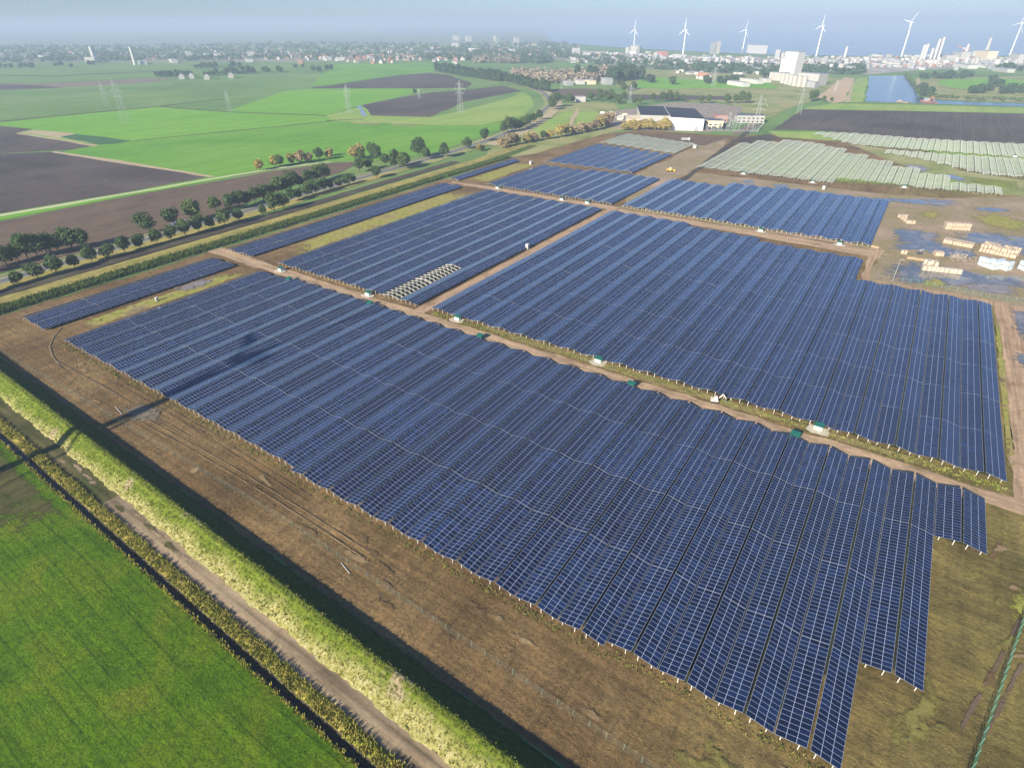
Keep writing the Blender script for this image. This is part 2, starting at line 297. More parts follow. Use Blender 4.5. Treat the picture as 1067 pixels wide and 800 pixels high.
# ------------------------------------------------------------------ mesh helpers
class MB:
    def __init__(s): s.v = []; s.f = []; s.mi = []; s.uv = {}
    def quad(s, pts, mi=0, uv=None):
        n = len(s.v); s.v += [tuple(p) for p in pts]; s.f.append(tuple(range(n, n + len(pts)))); s.mi.append(mi)
        if uv: s.uv[len(s.f) - 1] = uv
        return s
    def hexa(s, p, mi=0):
        """8 corners: 4 of the bottom (ccw), 4 of the top"""
        n = len(s.v); s.v += [tuple(q) for q in p]
        for f in ((3, 2, 1, 0), (4, 5, 6, 7), (0, 1, 5, 4), (1, 2, 6, 5), (2, 3, 7, 6), (3, 0, 4, 7)):
            s.f.append(tuple(n + i for i in f)); s.mi.append(mi)
        return s
    def box(s, x0, x1, y0, y1, z0, z1, mi=0):
        return s.hexa([(x0, y0, z0), (x1, y0, z0), (x1, y1, z0), (x0, y1, z0), (x0, y0, z1), (x1, y0, z1), (x1, y1, z1), (x0, y1, z1)], mi)
    def beam(s, a, b, w, h=None, mi=0, up=(0, 0, 1)):
        a, b = Vector(a), Vector(b); d = (b - a).normalized(); u = Vector(up)
        if abs(d.dot(u)) > 0.98: u = Vector((1, 0, 0))
        sd = d.cross(u).normalized() * (w / 2); uu = sd.cross(d).normalized() * ((h or w) / 2)
        return s.hexa([a - sd - uu, a + sd - uu, b + sd - uu, b - sd - uu, a - sd + uu, a + sd + uu, b + sd + uu, b - sd + uu], mi)
    def cyl(s, a, b, r0, r1=None, n=8, mi=0, cap=True):
        r1 = r0 if r1 is None else r1
        a, b = Vector(a), Vector(b); d = (b - a).normalized(); u = Vector((0, 0, 1)) if abs(d.z) < 0.95 else Vector((1, 0, 0))
        e1 = d.cross(u).normalized(); e2 = d.cross(e1)
        k = len(s.v)
        for c, r in ((a, r0), (b, r1)):
            for i in range(n):
                t = 2 * PI * i / n; s.v.append(tuple(c + (e1 * math.cos(t) + e2 * math.sin(t)) * r))
        for i in range(n):
            j = (i + 1) % n; s.f.append((k + i, k + n + i, k + n + j, k + j)); s.mi.append(mi)
        if cap:
            s.f.append(tuple(k + i for i in range(n))); s.mi.append(mi)
            s.f.append(tuple(k + n + i for i in reversed(range(n)))); s.mi.append(mi)
        return s
    def mesh(s, name, mats, smooth=False):
        me = bpy.data.meshes.new(name); me.from_pydata(s.v, [], s.f)
        for m in (mats if isinstance(mats, (list, tuple)) else [mats]): me.materials.append(m)
        me.polygons.foreach_set('material_index', s.mi)
        if s.uv:
            ul = me.uv_layers.new(name='UVMap')
            for pi, uv in s.uv.items():
                for li, c in zip(me.polygons[pi].loop_indices, uv): ul.data[li].uv = c
        if smooth: me.polygons.foreach_set('use_smooth', [True] * len(s.f))
        me.update(); return me
    def build(s, name, mats, parent=None, smooth=False):
        return link(name, s.mesh(name, mats, smooth), parent)
def link(name, data, parent=None, loc=None):
    o = bpy.data.objects.new(name, data); C.objects.link(o)
    if parent: o.parent = parent
    if loc is not None: o.location = loc
    return o
def tag(o, label=None, cat=None, group=None, kind=None):
    if label: o['label'] = label
    if cat: o['category'] = cat
    if group: o['group'] = group
    if kind: o['kind'] = kind
    return o
def thing(name, label, cat, loc=(0, 0, 0), rz=0, group=None):
    o = link(name, None, None, loc); o.rotation_euler = (0, 0, rz); return tag(o, label, cat, group)
KIDS = {}
def copy_tree(o, parent=None):
    c = o.copy(); C.objects.link(c); c.parent = parent
    if o.name not in KIDS: KIDS[o.name] = [k.name for k in o.children]
    for k in KIDS[o.name]: copy_tree(bpy.data.objects[k], c)
    return c
ONES = ['first', 'second', 'third', 'fourth', 'fifth', 'sixth', 'seventh', 'eighth', 'ninth', 'tenth', 'eleventh', 'twelfth', 'thirteenth', 'fourteenth',
        'fifteenth', 'sixteenth', 'seventeenth', 'eighteenth', 'nineteenth']
TENS = {20: 'twent', 30: 'thirt', 40: 'fort', 50: 'fift', 60: 'sixt', 70: 'sevent', 80: 'eight', 90: 'ninet'}
def ordw(i):
    """0 -> first"""
    if i < 19: return ONES[i]
    n = i + 1; t = n // 10 * 10
    return TENS[t] + 'ieth' if n % 10 == 0 else TENS[t] + 'y ' + ONES[n % 10 - 1]

SOFT = {}
def soft_of(m):
    """the same ground cover, fraying out towards the rim of its sheet"""
    if m.name in SOFT: return SOFT[m.name]
    c = m.copy(); c.name = m.name + '_frayed'; nt = c.node_tree; b = nt.nodes['Principled BSDF']
    at = nt.nodes.new('ShaderNodeAttribute'); at.attribute_name = 'inward'
    n = noise(nt, pos_map(nt), 0.35, 7, 0.75, 0.3)
    f = math_(nt, 'ADD', math_(nt, 'MULTIPLY_ADD', at.outputs['Fac'], 2.3, -1.1), math_(nt, 'MULTIPLY_ADD', n, 8.0, -3.9))
    cl = nt.nodes.new('ShaderNodeClamp'); nt.links.new(f, cl.inputs[0]); nt.links.new(cl.outputs[0], b.inputs['Alpha'])
    SOFT[m.name] = c; return c
LAYER = [0.012]; STEP = [0.006]
def sheet(name, pts, mat, z=None, jit=0.6, step=9.0, kind='structure', soft=0.0):
    """a flat sheet with a slightly ragged edge, each a little above the one before"""
    rnd = random.Random(len(bpy.data.objects) + len(pts))
    out = []
    n = len(pts)
    for i in range(n):
        a, b = np.array(pts[i]), np.array(pts[(i + 1) % n]); L = float(np.hypot(*(b - a))); k = max(1, min(60, int(L / step)))
        nrm = np.array([-(b - a)[1], (b - a)[0]]) / max(L, 1e-6)
        for j in range(k):
            p = a + (b - a) * j / k
            if j: p = p + nrm * rnd.uniform(-jit, jit)
            out.append((float(p[0]), float(p[1])))
    if z is None: LAYER[0] += STEP[0]; z = LAYER[0]
    mb = MB()
    if soft:
        cx, cy = sum(p[0] for p in out) / len(out), sum(p[1] for p in out) / len(out); k = len(out)
        mb.v = [(x, y, z) for x, y in out] + [(x + (cx - x) * soft, y + (cy - y) * soft, z) for x, y in out]
        for i in range(k):
            j = (i + 1) % k; mb.f.append((i, j, k + j, k + i)); mb.mi.append(0)
        mb.f.append(tuple(range(k, 2 * k))); mb.mi.append(0)
        o = mb.build(name, soft_of(mat))
        at = o.data.attributes.new('inward', 'FLOAT', 'POINT'); at.data.foreach_set('value', [0.0] * k + [1.0] * k)
    else:
        mb.quad([(x, y, z) for x, y in out]); o = mb.build(name, mat)
    me = o.data
    if me.polygons[0].normal.z < 0: me.flip_normals()
    o['kind'] = kind
    return o
def psheet(name, px, mat, jit=None, **k):
    pts = [ground(*p) for p in px]
    d = min(math.hypot(*p) for p in pts)
    return sheet(name, pts, mat, jit=d * 0.002 if jit is None else jit, step=max(6, d * 0.03), **k)
def ribbon(name, line, w, mat, z=None, jit=0.0, kind='structure'):
    """a strip of width w (or (left, right) offsets) along world points"""
    P = [np.array(p, float) for p in line]
    dense = []
    for i in range(len(P) - 1):
        k = max(1, int(np.hypot(*(P[i + 1] - P[i])) / 10))
        dense += [P[i] + (P[i + 1] - P[i]) * j / k for j in range(k)]
    dense.append(P[-1])
    for _ in range(6):
        dense = [dense[0]] + [(dense[i - 1] + 2 * dense[i] + dense[i + 1]) / 4 for i in range(1, len(dense) - 1)] + [dense[-1]]
    a, b = w if isinstance(w, tuple) else (-w / 2, w / 2)
    if z is None: LAYER[0] += STEP[0]; z = LAYER[0]
    rnd = random.Random(len(line)); mb = MB(); L = []; Rr = []
    for i, p in enumerate(dense):
        d = dense[min(i + 1, len(dense) - 1)] - dense[max(i - 1, 0)]; d = d / np.hypot(*d); n = np.array([d[1], -d[0]])
        q0 = p + n * (a + rnd.uniform(-jit, jit)); q1 = p + n * (b + rnd.uniform(-jit, jit))
        L.append((*q0, z)); Rr.append((*q1, z))
    for i in range(len(dense) - 1): mb.quad([L[i], Rr[i], Rr[i + 1], L[i + 1]])
    o = mb.build(name, mat); o['kind'] = kind; return o

# ------------------------------------------------------------------ the ground
def dk(x, s): return s + DIKE_ROT * x       # Y of a line s metres north in the frame of the dike
XL, XR, SL, SH = -420, 170, -150, 41.0
mb = MB(); F = 24000
hole = [(XL, dk(XL, SL)), (XR, dk(XR, SL)), (XR, dk(XR, SH)), (XL, dk(XL, SH))]
out = [(-F, -F), (F, -F), (F, F), (-F, F)]
for i in range(4):
    j = (i + 1) % 4
    mb.quad([(*out[i], 0), (*out[j], 0), (*hole[j], 0), (*hole[i], 0)])
ground_o = mb.build('ground', pasture); ground_o['kind'] = 'structure'

def profile(name, prof, mat, x0=XL, x1=XR, nx=200, jz=0.0, js=0.0, sub=1, smooth=True, seed=1, fray=(0, 0)):
    """a strip along the dike: prof lists (s, z) from south to north"""
    rnd = random.Random(seed)
    pr = []
    for i in range(len(prof) - 1):
        for j in range(sub):
            t = j / sub; pr.append((prof[i][0] + (prof[i + 1][0] - prof[i][0]) * t, prof[i][1] + (prof[i + 1][1] - prof[i][1]) * t))
    pr.append(prof[-1])
    mb = MB(); m = len(pr)
    for i in range(nx + 1):
        x = x0 + (x1 - x0) * i / nx
        for k, (s, z) in enumerate(pr):
            e = 0 if k in (0, m - 1) else 1
            fr = fray[0] if k == 0 else (fray[1] if k == m - 1 else 0)
            ss = s + e * rnd.uniform(-js, js) + fr * (0.5 * math.sin(x * .31 + k) + 0.4 * math.sin(x * .83 + 2 * k + 1) + 0.3 * math.sin(x * 2.1 + 3) + rnd.uniform(-.25, .25)); zz = z + e * rnd.uniform(-jz, jz)
            mb.v.append((x, dk(x, ss), zz))
    for i in range(nx):
        for k in range(m - 1):
            mb.f.append((i * m + k, (i + 1) * m + k, (i + 1) * m + k + 1, i * m + k + 1)); mb.mi.append(0)
    o = mb.build(name, mat, smooth=smooth); return o
o = profile('meadow', [(SL, 0), (-60, 0), (0, 0), (22.0, 0.0), (22.7, -0.12)], meadow, nx=60); o['kind'] = 'structure'
o = profile('ditch_bed', [(22.7, -0.12), (22.85, -0.8), (23.0, -1.3), (24.0, -1.3), (24.3, -0.8), (24.5, 0.0)], mud, nx=100, js=0.08); o['kind'] = 'structure'
mb = MB(); mb.quad([(XL, dk(XL, 22.5), -0.85), (XR, dk(XR, 22.5), -0.85), (XR, dk(XR, 24.4), -0.85), (XL, dk(XL, 24.4), -0.85)])
o = mb.build('ditch_water', ditchw); o['kind'] = 'structure'
o = profile('ditch_bank', [(24.5, 0.0), (25.2, 0.35), (26.2, 0.3), (27.0, 0.04)], weedbank, nx=420, jz=0.14, js=0.2, sub=2, seed=3, fray=(0, .35)); o['kind'] = 'structure'
o = profile('field_track', [(26.4, 0.015), (28.2, 0.0), (28.7, 0.06), (29.4, 0.07), (29.9, 0.0), (31.5, 0.02)], fieldtrack, x0=-142, nx=200, jz=0.02); o['kind'] = 'structure'
o = profile('grassy_track', [(26.4, 0.015), (28.2, 0.0), (28.7, 0.06), (29.4, 0.07), (29.9, 0.0), (31.5, 0.02)], grasstrack, x1=-142, nx=200, jz=0.03, seed=5); o['kind'] = 'structure'
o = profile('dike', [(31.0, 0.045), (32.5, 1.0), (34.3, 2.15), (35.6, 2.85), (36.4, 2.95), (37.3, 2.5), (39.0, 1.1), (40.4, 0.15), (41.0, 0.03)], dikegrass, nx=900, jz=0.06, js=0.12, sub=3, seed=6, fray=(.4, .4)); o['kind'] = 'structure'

stubble = land('dark_stubble', [(0.055, 0.06, 0.018), (0.085, 0.08, 0.03), (0.07, 0.095, 0.018)], 0.08, 1.2, (0.5, 0.03, 1), 0, 0.6, 0.1, 0.6)
gp0 = [ground(*p) for p in ((-70, 420), (-10, 452), (28, 484), (60, 520), (88, 548), (48, 552), (0, 566), (-70, 600))]
gp0 = [(x, min(y, dk(x, 21.9))) for x, y in gp0]
sheet('stubble_field', gp0, stubble, z=0.03, jit=0.3, step=3, soft=0.35)
LAYER[0] = 0.085; STEP[0] = 0.003
for i in range(12):
    x = -168 + i * 5.2 + (i % 3); s0 = 28.6 + (i * 1.37) % 1.6
    q = [(x + math.cos(t) * (3.5 + i % 3), dk(x, s0) + math.sin(t) * (.9 + .2 * (i % 2))) for t in [k * PI / 5 for k in range(10)]]
    sheet('track_patch', q, fieldtrack if i % 2 or i < 4 else grasstrack, jit=.2, step=1.5, soft=0.8)
LAYER[0] = 0.012; STEP[0] = 0.006
# far land first, park last: later sheets lie higher
def far_pt(px, dist):
    q = np.array(ground(px, 80)); return tuple(q / np.hypot(*q) * dist)
sheet('far_land', [ground(-150, 52), ground(0, 51), ground(150, 50.5), ground(300, 49.5), ground(450, 46), ground(575, 43.5), far_pt(560, 23000), far_pt(300, 23000), far_pt(0, 23000), far_pt(-200, 23000)], land('haze_toned_land', [(0.13, 0.16, 0.14), (0.19, 0.22, 0.17), (0.26, 0.26, 0.22)], 0.002, 0.01, None, 0, 0.3), jit=20)  # woods and town mosaic, colour greyed to stand in for distance haze

gp = psheet
gp('field', [(-120, 134), (0, 127), (90, 118.5), (165, 111.5), (235, 117), (340, 121), (345, 126), (240, 136.5), (139, 147), (60, 150), (0, 140), (-120, 148)], bright)
gp('field', [(40, 165), (97, 151), (139, 147), (240, 137), (345, 126.5), (450, 131), (500, 131.5), (545, 122), (560, 116), (556, 124), (500, 143), (455, 158), (400, 168), (343, 168), (300, 171), (240, 184), (160, 200)], midgrass)
gp('field', [(340, 120.5), (370, 113), (395, 111), (450, 122), (480, 116), (520, 105), (545, 97), (553, 101), (557, 110), (545, 121), (500, 131), (450, 130.5), (345, 126)], yellowgrass)
gp('field', [(235, 117), (300, 94), (325, 93), (415, 92.5), (440, 93), (416, 101), (378, 109), (340, 120.5)], bright)
gp('field', [(0, 94), (60, 92), (180, 86), (330, 84), (340, 90), (300, 95), (235, 103), (165, 111), (90, 117.5), (0, 126), (-80, 130), (-80, 98)], pasture)
gp('field', [(330, 83), (350, 67), (450, 66), (453, 75), (416, 78), (345, 89), (325, 90)], midgrass)
gp('ploughed_field', [(-130, 158), (-60, 145), (0, 131.4), (34, 134.7), (18, 138.8), (60, 145.5), (97, 152.5), (70, 156.5), (0, 160), (-130, 176)], plough)
gp('ploughed_field', [(-130, 176), (0, 160.5), (56, 158.5), (110, 168), (221, 184), (150, 197), (0, 222.5), (-130, 246)], plough)
gp('path', [(18, 138.5), (60, 144.5), (103, 151.5), (97, 152.8), (60, 146), (17, 139.8)], tan)
gp('path', [(56, 157.5), (120, 166.5), (225, 184), (219, 185), (120, 169.5), (54, 159)], tan)
gp('stubble_field', [(20, 138), (36, 135.5), (79, 139.5), (63, 143.5), (100, 150), (60, 143.8)], tan)
gp('crop_field', [(63, 142.6), (79, 140), (110, 143), (138, 147), (120, 150), (103.5, 151)], land('crop_leaves', [(0.04, 0.11, 0.04), (0.06, 0.14, 0.05)], 0.03, 0.4, None, 0, 0.6))
gp('ploughed_field', [(378.5, 109.5), (416, 102), (449, 96.7), (480, 94.5), (524, 89.5), (543.5, 95), (485, 106), (447.5, 122.3), (386, 120.5)], plough)
gp('ploughed_field', [(324.5, 91.2), (345, 89), (416, 78.5), (447.5, 76.3), (470, 79), (492, 87), (486, 92), (440, 92.3), (325, 92.3)], plough)
gp('stubble_field', [(-60, 89), (0, 87), (30, 87.5), (85, 85.5), (152, 82.2), (186, 81.8), (160, 85.8), (84, 90), (60, 91.5), (0, 94)], palesoil)
gp('ploughed_field', [(-60, 92), (0, 88), (45, 89.3), (64, 92), (30, 93), (0, 93.8), (-60, 97)], plough)
for px in ([(0, 126.5), (90, 117.7), (165, 110.8), (235, 103), (235, 103.6), (165, 111.6), (90, 118.5), (0, 127.5)],
           [(165, 110.8), (235, 116.3), (340, 120.2), (340, 120.8), (235, 117), (165, 111.6)],
           [(0, 78.5), (60, 79), (100, 77), (180, 73.2), (180, 73.8), (100, 77.7), (60, 79.8), (0, 79.2)],
           [(340, 125.6), (380, 124), (380, 124.4), (340, 126.2)], [(240, 136.6), (345, 126.2), (345, 126.6), (240, 137.2), (139, 147.2), (139, 146.8)]):
    gp('field_ditch', px, mud, jit=0.5)
gp('wet_hollow', [(365, 126.8), (378, 127.2), (396, 128.2), (393, 130.3), (378, 130), (366, 128)], roughgrass)
gp('wet_hollow', [(407, 129), (425, 129.8), (437, 131), (428, 132), (410, 131)], roughgrass)
gp('pond', [(371.5, 110.8), (376, 110.1), (383, 121), (378.5, 121.8)], water_mat('pond_water', (0.20, 0.27, 0.30), 0.3, 0.1, 0.0))
gp('field', [(-130, 250), (0, 224), (150, 198), (240, 183), (240, 185.5), (150, 201), (0, 230), (-130, 258)], bright)
gp('path', [(-130, 248.5), (0, 223.5), (150, 198.3), (235, 183.5), (285, 175.5), (345, 168.5), (345, 169.2), (285, 176.8), (235, 185), (150, 199.8), (0, 226), (-130, 251.5)], land('pale_verge', [(0.40, 0.46, 0.24), (0.50, 0.52, 0.30)], 0.05, 0.4, None, 0, 0.2))
gp('brown_field', [(-130, 260), (0, 231), (150, 202), (240, 187), (285, 178.5), (345, 170.5), (380, 168), (352, 181), (300, 195), (230, 222), (150, 245), (60, 270), (-60, 300), (-130, 318)], brownsoil)
# right of the curved road
gp('field', [(520, 142), (556, 128), (580, 113), (600, 106), (640, 108), (660, 132), (600, 148), (560, 160), (500, 170)], roughgrass)
gp('field', [(566, 129), (590, 116), (598, 117), (590, 130), (570, 139), (545, 142)], yellowgrass)
gp('field', [(600, 126), (603, 117), (622, 116), (620, 130), (600, 131)], yellowgrass)
gp('path', [(590, 133), (601, 113), (604, 113), (594, 133)], tan)
gp('brown_field', [(565, 96), (580, 93), (610, 92.5), (640, 95), (640, 101), (600, 102), (572, 100)], brownsoil)
gp('field', [(640, 88), (672, 80), (760, 84), (850, 86), (900, 86), (880, 96), (830, 110), (790, 128), (760, 108), (700, 104), (660, 101)], roughgrass)
gp('field', [(668, 80), (740, 84), (800, 86), (812, 92), (760, 92), (690, 93), (660, 92)], bright)
gp('field', [(640, 77), (660, 72), (720, 74), (850, 80), (900, 84), (850, 86), (740, 83.5), (668, 79)], roughgrass)
gp('ploughed_field', [(640, 98.5), (760, 100.5), (762, 104.5), (660, 104), (640, 102)], plough)
gp('sandy_field', [(849, 100), (860, 96), (879, 81), (891, 82), (884, 96), (880, 106), (868, 108)], land('pink_sand', [(0.42, 0.31, 0.19), (0.50, 0.37, 0.235)], 0.01, 0.1, None, 0, 0.2))
gp('field', [(880, 107), (893, 82), (905, 81), (899, 107)], yellowgrass)
gp('path', [(880, 107), (889, 85), (891, 85), (884, 107)], tan)
gp('ploughed_field', [(838, 114), (1067, 119), (1230, 123), (1230, 176), (1067, 151), (960, 145), (880, 138), (850, 136), (805, 135)], plough)
gp('field', [(840, 112.8), (868, 108), (1067, 112.5), (1230, 118), (1230, 123), (1067, 118.5), (838, 114)], yellowgrass)
gp('canal', [(902, 106), (906, 79.5), (946, 79), (952, 86), (955, 96), (958, 101), (975, 104.5), (1010, 106.5), (1067, 108), (1230, 113), (1230, 117), (1067, 111.5), (960, 108)], canalw)
gp('field', [(965, 100), (958, 92), (960, 84), (980, 81), (1067, 80), (1230, 83), (1230, 106), (1067, 104), (1000, 103)], roughgrass)
gp('field', [(975, 87), (985, 83), (1030, 82), (1060, 83), (1060, 86), (1010, 92), (1000, 93)], bright)
gp('field', [(1040, 87), (1067, 84.5), (1230, 86), (1230, 96), (1067, 92), (1045, 92)], bright)
gp('quay_path', [(955, 82), (956, 95), (964, 101), (985, 104), (1067, 106.5), (1067, 105.3), (988, 102.6), (968, 99.6), (960, 94), (958, 82)], tan)
docks = land('dock_ground', [(0.20, 0.195, 0.165), (0.30, 0.29, 0.26), (0.40, 0.385, 0.35), (0.16, 0.19, 0.12)], 0.012, 0.06, None, 0, 0.4)
gp('dock_ground', [(585, 52), (640, 55), (720, 58), (800, 61), (900, 62.5), (1067, 62), (1240, 66), (1240, 74), (1067, 69), (960, 73), (905, 78), (862, 76), (800, 77), (730, 76.5), (660, 69.5), (590, 64)], docks)
gp('town_ground', [(-80, 57), (150, 55), (300, 54), (450, 50), (585, 49), (590, 63), (500, 62), (420, 63), (330, 65), (150, 65), (-80, 66)], land('town_ground', [(0.12, 0.15, 0.09), (0.22, 0.22, 0.17), (0.30, 0.28, 0.24)], 0.008, 0.05, None, 0, 0.4))
# the sea behind the docks
def ray(px, dist):
    q = np.array(ground(px, 60)); return tuple(q / np.hypot(*q) * dist)
sea_near = [ground(575, 44.5), ground(640, 49.5), ground(720, 54), ground(800, 57.5), ground(900, 59), ground(1067, 58.5), ground(1250, 63)]
sheet('sea', sea_near + [ray(1300, 23000), ray(1067, 23500), ray(800, 23500), ray(560, 23000)], seaw, z=0.6, jit=0)

# curved road, its verges, the bank and the reed strip west of the park
road_line = [(-325, -160), (-329, 0), (-333, 76), (-335, 100), (-338, 134), (-339, 172), (-341, 211), (-346, 282), (-349, 342), (-352, 412), (-360, 480), (-370, 543), (-408, 663), (-466, 801), (-545, 915), (-650, 1020), (-760, 1090), (-930, 1180)]
park_line = [(-300, -160), (-301, 60), (-302, 200), (-304, 330), (-307, 430), (-314, 500), (-330, 590)]
ribbon('verge', road_line, (-9, 13), roughgrass, jit=0.6)
ribbon('verge', road_line[:9], (4.2, 13), drygrass, jit=0.5)
ribbon('road', road_line, 7.0, asphalt)
mk = plain('road_paint', (0.75, 0.75, 0.73), 0.7)
ribbon('road_marking', road_line, (-3.2, -3.0), mk); ribbon('road_marking', road_line, (3.0, 3.2), mk)
ribbon('cycle_path', [(x - 6.6, y) for x, y in road_line[:10]], 2.0, asphalt)
ribbon('canal_bank', [(x + 16, y) for x, y in road_line[10:]], (-8, 4), tan, jit=0.6)
ribbon('ditch', [(x + 0.8 if y < 330 else x, y) for x, y in [(-316, -160), (-317, 60), (-318, 130), (-319, 220), (-322, 300), (-324, 400)]], (-5.0, 4.0), mud, jit=0.5)
def swell(name, line, off0, off1, h, mat, jit=0.15, seed=2, step=2.5):
    """a low bank along a line"""
    rnd = random.Random(seed); P = []
    for i in range(len(line) - 1):
        a, b = np.array(line[i], float), np.array(line[i + 1], float); k = max(1, int(np.hypot(*(b - a)) / step))
        P += [a + (b - a) * j / k for j in range(k)]
    P.append(np.array(line[-1], float)); mb = MB(); prof = [0, 0.12, 0.28, 0.45, 0.62, 0.8, 1]
    zz = [-0.05, 0.4, 0.85, 1, 0.85, 0.4, -0.05]
    for p in P:
        for t, z in zip(prof, zz):
            mb.v.append((p[0] + off0 + (off1 - off0) * t + rnd.uniform(-jit, jit), p[1], max(-0.05, z * h + rnd.uniform(-jit, jit) * h * 0.5)))
    m = 7
    for i in range(len(P) - 1):
        for k in range(m - 1):
            mb.f.append((i * m + k, i * m + k + 1, (i + 1) * m + k + 1, (i + 1) * m + k)); mb.mi.append(0)
    o = mb.build(name, mat, smooth=True); o['kind'] = 'structure'
    return o
swell('dry_bank', park_line, -11.5, -1.0, 1.3, drygrass, 0.12)
swell('reed_bank', park_line[:-1], -1.5, 10.5, 0.8, greenweed, 0.35, 4, 1.6)

# the ground of the park itself
LAYER[0] = 0.015; STEP[0] = 0.004
sheet('park_ground', [(-291, dk(-291, 40.9)), (169, dk(169, 40.9)), (169, 330), (169, 620), (75, 760), (-60, 760), (-165, 660), (-262, 640), (-300, 560), (-294, 430), (-292, 330), (-290, 200)], parksoil, jit=0.8)
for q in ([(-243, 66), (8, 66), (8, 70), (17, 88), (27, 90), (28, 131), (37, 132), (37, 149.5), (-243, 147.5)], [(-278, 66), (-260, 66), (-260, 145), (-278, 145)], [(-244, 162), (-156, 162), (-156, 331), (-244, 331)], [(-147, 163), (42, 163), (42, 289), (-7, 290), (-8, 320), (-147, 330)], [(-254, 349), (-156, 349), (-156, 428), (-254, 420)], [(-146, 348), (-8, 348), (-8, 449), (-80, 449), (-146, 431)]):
    sheet('array_ground', q, shadeweed, jit=0.3)  # dark sheet painting in the shade seen through the row gaps
sheet('grass_strip', [(-257, 72), (-247, 72), (-246.5, 150), (-257, 140)], stripgrass, soft=0.25)
sheet('grass_strip', [(-263.5, 176), (-247, 166), (-247, 330), (-268, 326)], stripgrass, soft=0.25)
sheet('grass_strip', [(-278, 350), (-258, 350), (-262, 436), (-279, 426)], stripgrass, soft=0.25)
sheet('construction_yard', [(-4, 292), (45, 298), (60, 285), (62, 165), (165, 150), (165, 520), (70, 520), (-4, 462), (-145, 462), (-146, 440), (-150, 345), (-140, 345), (-2, 343)], yard, jit=2.0)
sheet('site_road', [(-293, 152.5), (-262, 152), (-150, 151.8), (-60, 151.6), (44, 150.5), (140, 141), (140, 147), (60, 156), (44, 156.6), (-60, 156.9), (-146, 157.3), (-250, 158.5), (-292, 161)], sand, jit=0.7, step=5)
sheet('site_road', [(-153.9, 157), (-148.6, 157), (-148.4, 250), (-148.0, 345), (-153.9, 345)], sandy, jit=0.5, step=5)
sheet('site_road', [(44.5, 156), (53, 155), (54, 230), (52, 262), (54, 296), (46, 299), (-2, 297), (-3, 318), (0, 345), (-8, 345), (-5, 296), (44.5, 292)], sandy, jit=0.8, step=6)
sheet('site_road', [(-282, 339), (-254, 338), (-150, 338), (-150, 346), (-255, 345.5), (-282, 343)], sand, jit=0.7, step=6)
sheet('site_road', [(-147, 336), (-4, 330), (-4, 342), (-147, 343)], sand, jit=0.7, step=6)
sheet('site_road', [(-178, 440), (-148, 350), (-145, 460), (-150, 560), (-165, 640), (-178, 590)], yard, jit=1.5, step=8)
sheet('site_road', [(-146, 455), (-10, 458), (70, 470), (140, 480), (140, 496), (60, 490), (-20, 474), (-146, 470)], yard, jit=1.5, step=8)
gp('field_edge', [(800, 137), (850, 137.5), (880, 141), (905, 148), (870, 147), (812, 143)], yellowgrass)
gp('field_edge', [(884, 150), (960, 160), (1000, 178), (1067, 188), (1067, 205), (1000, 196), (940, 172)], roughgrass)
gp('mossy_patch', [(1000, 182), (1067, 189), (1067, 200), (1030, 194), (1000, 190)], moss, soft=0.6)
gp('mossy_patch', [(745, 178), (780, 160), (790, 158), (760, 176)], moss, soft=0.6)
gp('dark_field', [(760, 146), (800, 140), (812, 144), (790, 150), (778, 150)], mud)
gp('dark_field', [(640, 147), (700, 150), (735, 152), (760, 143), (728, 142), (660, 139), (640, 139)], brownsoil)
gp('service_path', [(700, 192), (722, 178), (756, 152), (790, 128), (795, 128), (762, 153), (728, 178), (708, 194)], mud)
gp('service_path', [(760, 140), (795, 122), (828, 108), (832, 109), (800, 123), (767, 141)], palesoil)
n2p = [(731, 175.6), (868.6, 192.5), (1043, 204.4), (1043, 196), (953, 176), (900, 162), (853, 150), (771, 149.5)]
gp('grassy_ground', n2p, yellowgrass, soft=0.3)
gp('grassy_ground', [(852, 141.4), (888, 151.5), (962, 158), (1000, 178), (1067, 187), (1150, 195), (1150, 156), (1067, 151), (950, 145), (852, 138)], yellowgrass, soft=0.3)
STEP[0] = 0.002
# standing water of the yard
for px in ([(885, 206), (900, 205), (940, 207), (975, 207), (1005, 209), (1012, 214), (985, 217), (955, 214), (920, 211)],
           [(1010, 216), (1040, 216), (1062, 220), (1040, 222), (1015, 220)],
           [(925, 236), (960, 238), (985, 244), (985, 250), (950, 256), (930, 254)],
           [(978, 240), (1012, 241), (1050, 246), (1067, 249), (1100, 254), (1100, 266), (1060, 262), (1012, 248), (985, 246)],
           [(982, 258), (1016, 258), (1024, 270), (1000, 270), (985, 266)],
           [(906, 277), (930, 270), (958, 275), (960, 284), (1000, 290), (1040, 291), (1067, 290), (1067, 298), (1020, 300), (985, 297), (960, 298), (930, 298), (912, 289)],
           [(920, 262), (932, 244), (960, 240), (985, 252), (1015, 262), (1022, 272), (990, 272), (960, 262), (940, 262)], [(905, 280), (935, 268), (990, 276), (1040, 286), (1100, 288), (1100, 304), (1030, 303), (960, 299), (915, 292)], [(980, 238), (1030, 240), (1100, 248), (1100, 270), (1055, 272), (1020, 256), (985, 250)],
           [(1046, 318), (1067, 320), (1100, 326), (1100, 372), (1067, 362), (1052, 345)],
           [(1052, 365), (1067, 366), (1100, 372), (1100, 392), (1067, 387), (1055, 378)],
           [(976, 181), (990, 181), (1010, 187), (1008, 190), (988, 187)], [(768, 189), (785, 187), (790, 191), (775, 192)], [(802, 192), (820, 192), (826, 196), (806, 195)]):
    gp('puddle', px, puddlew, jit=1.2, soft=0.5)
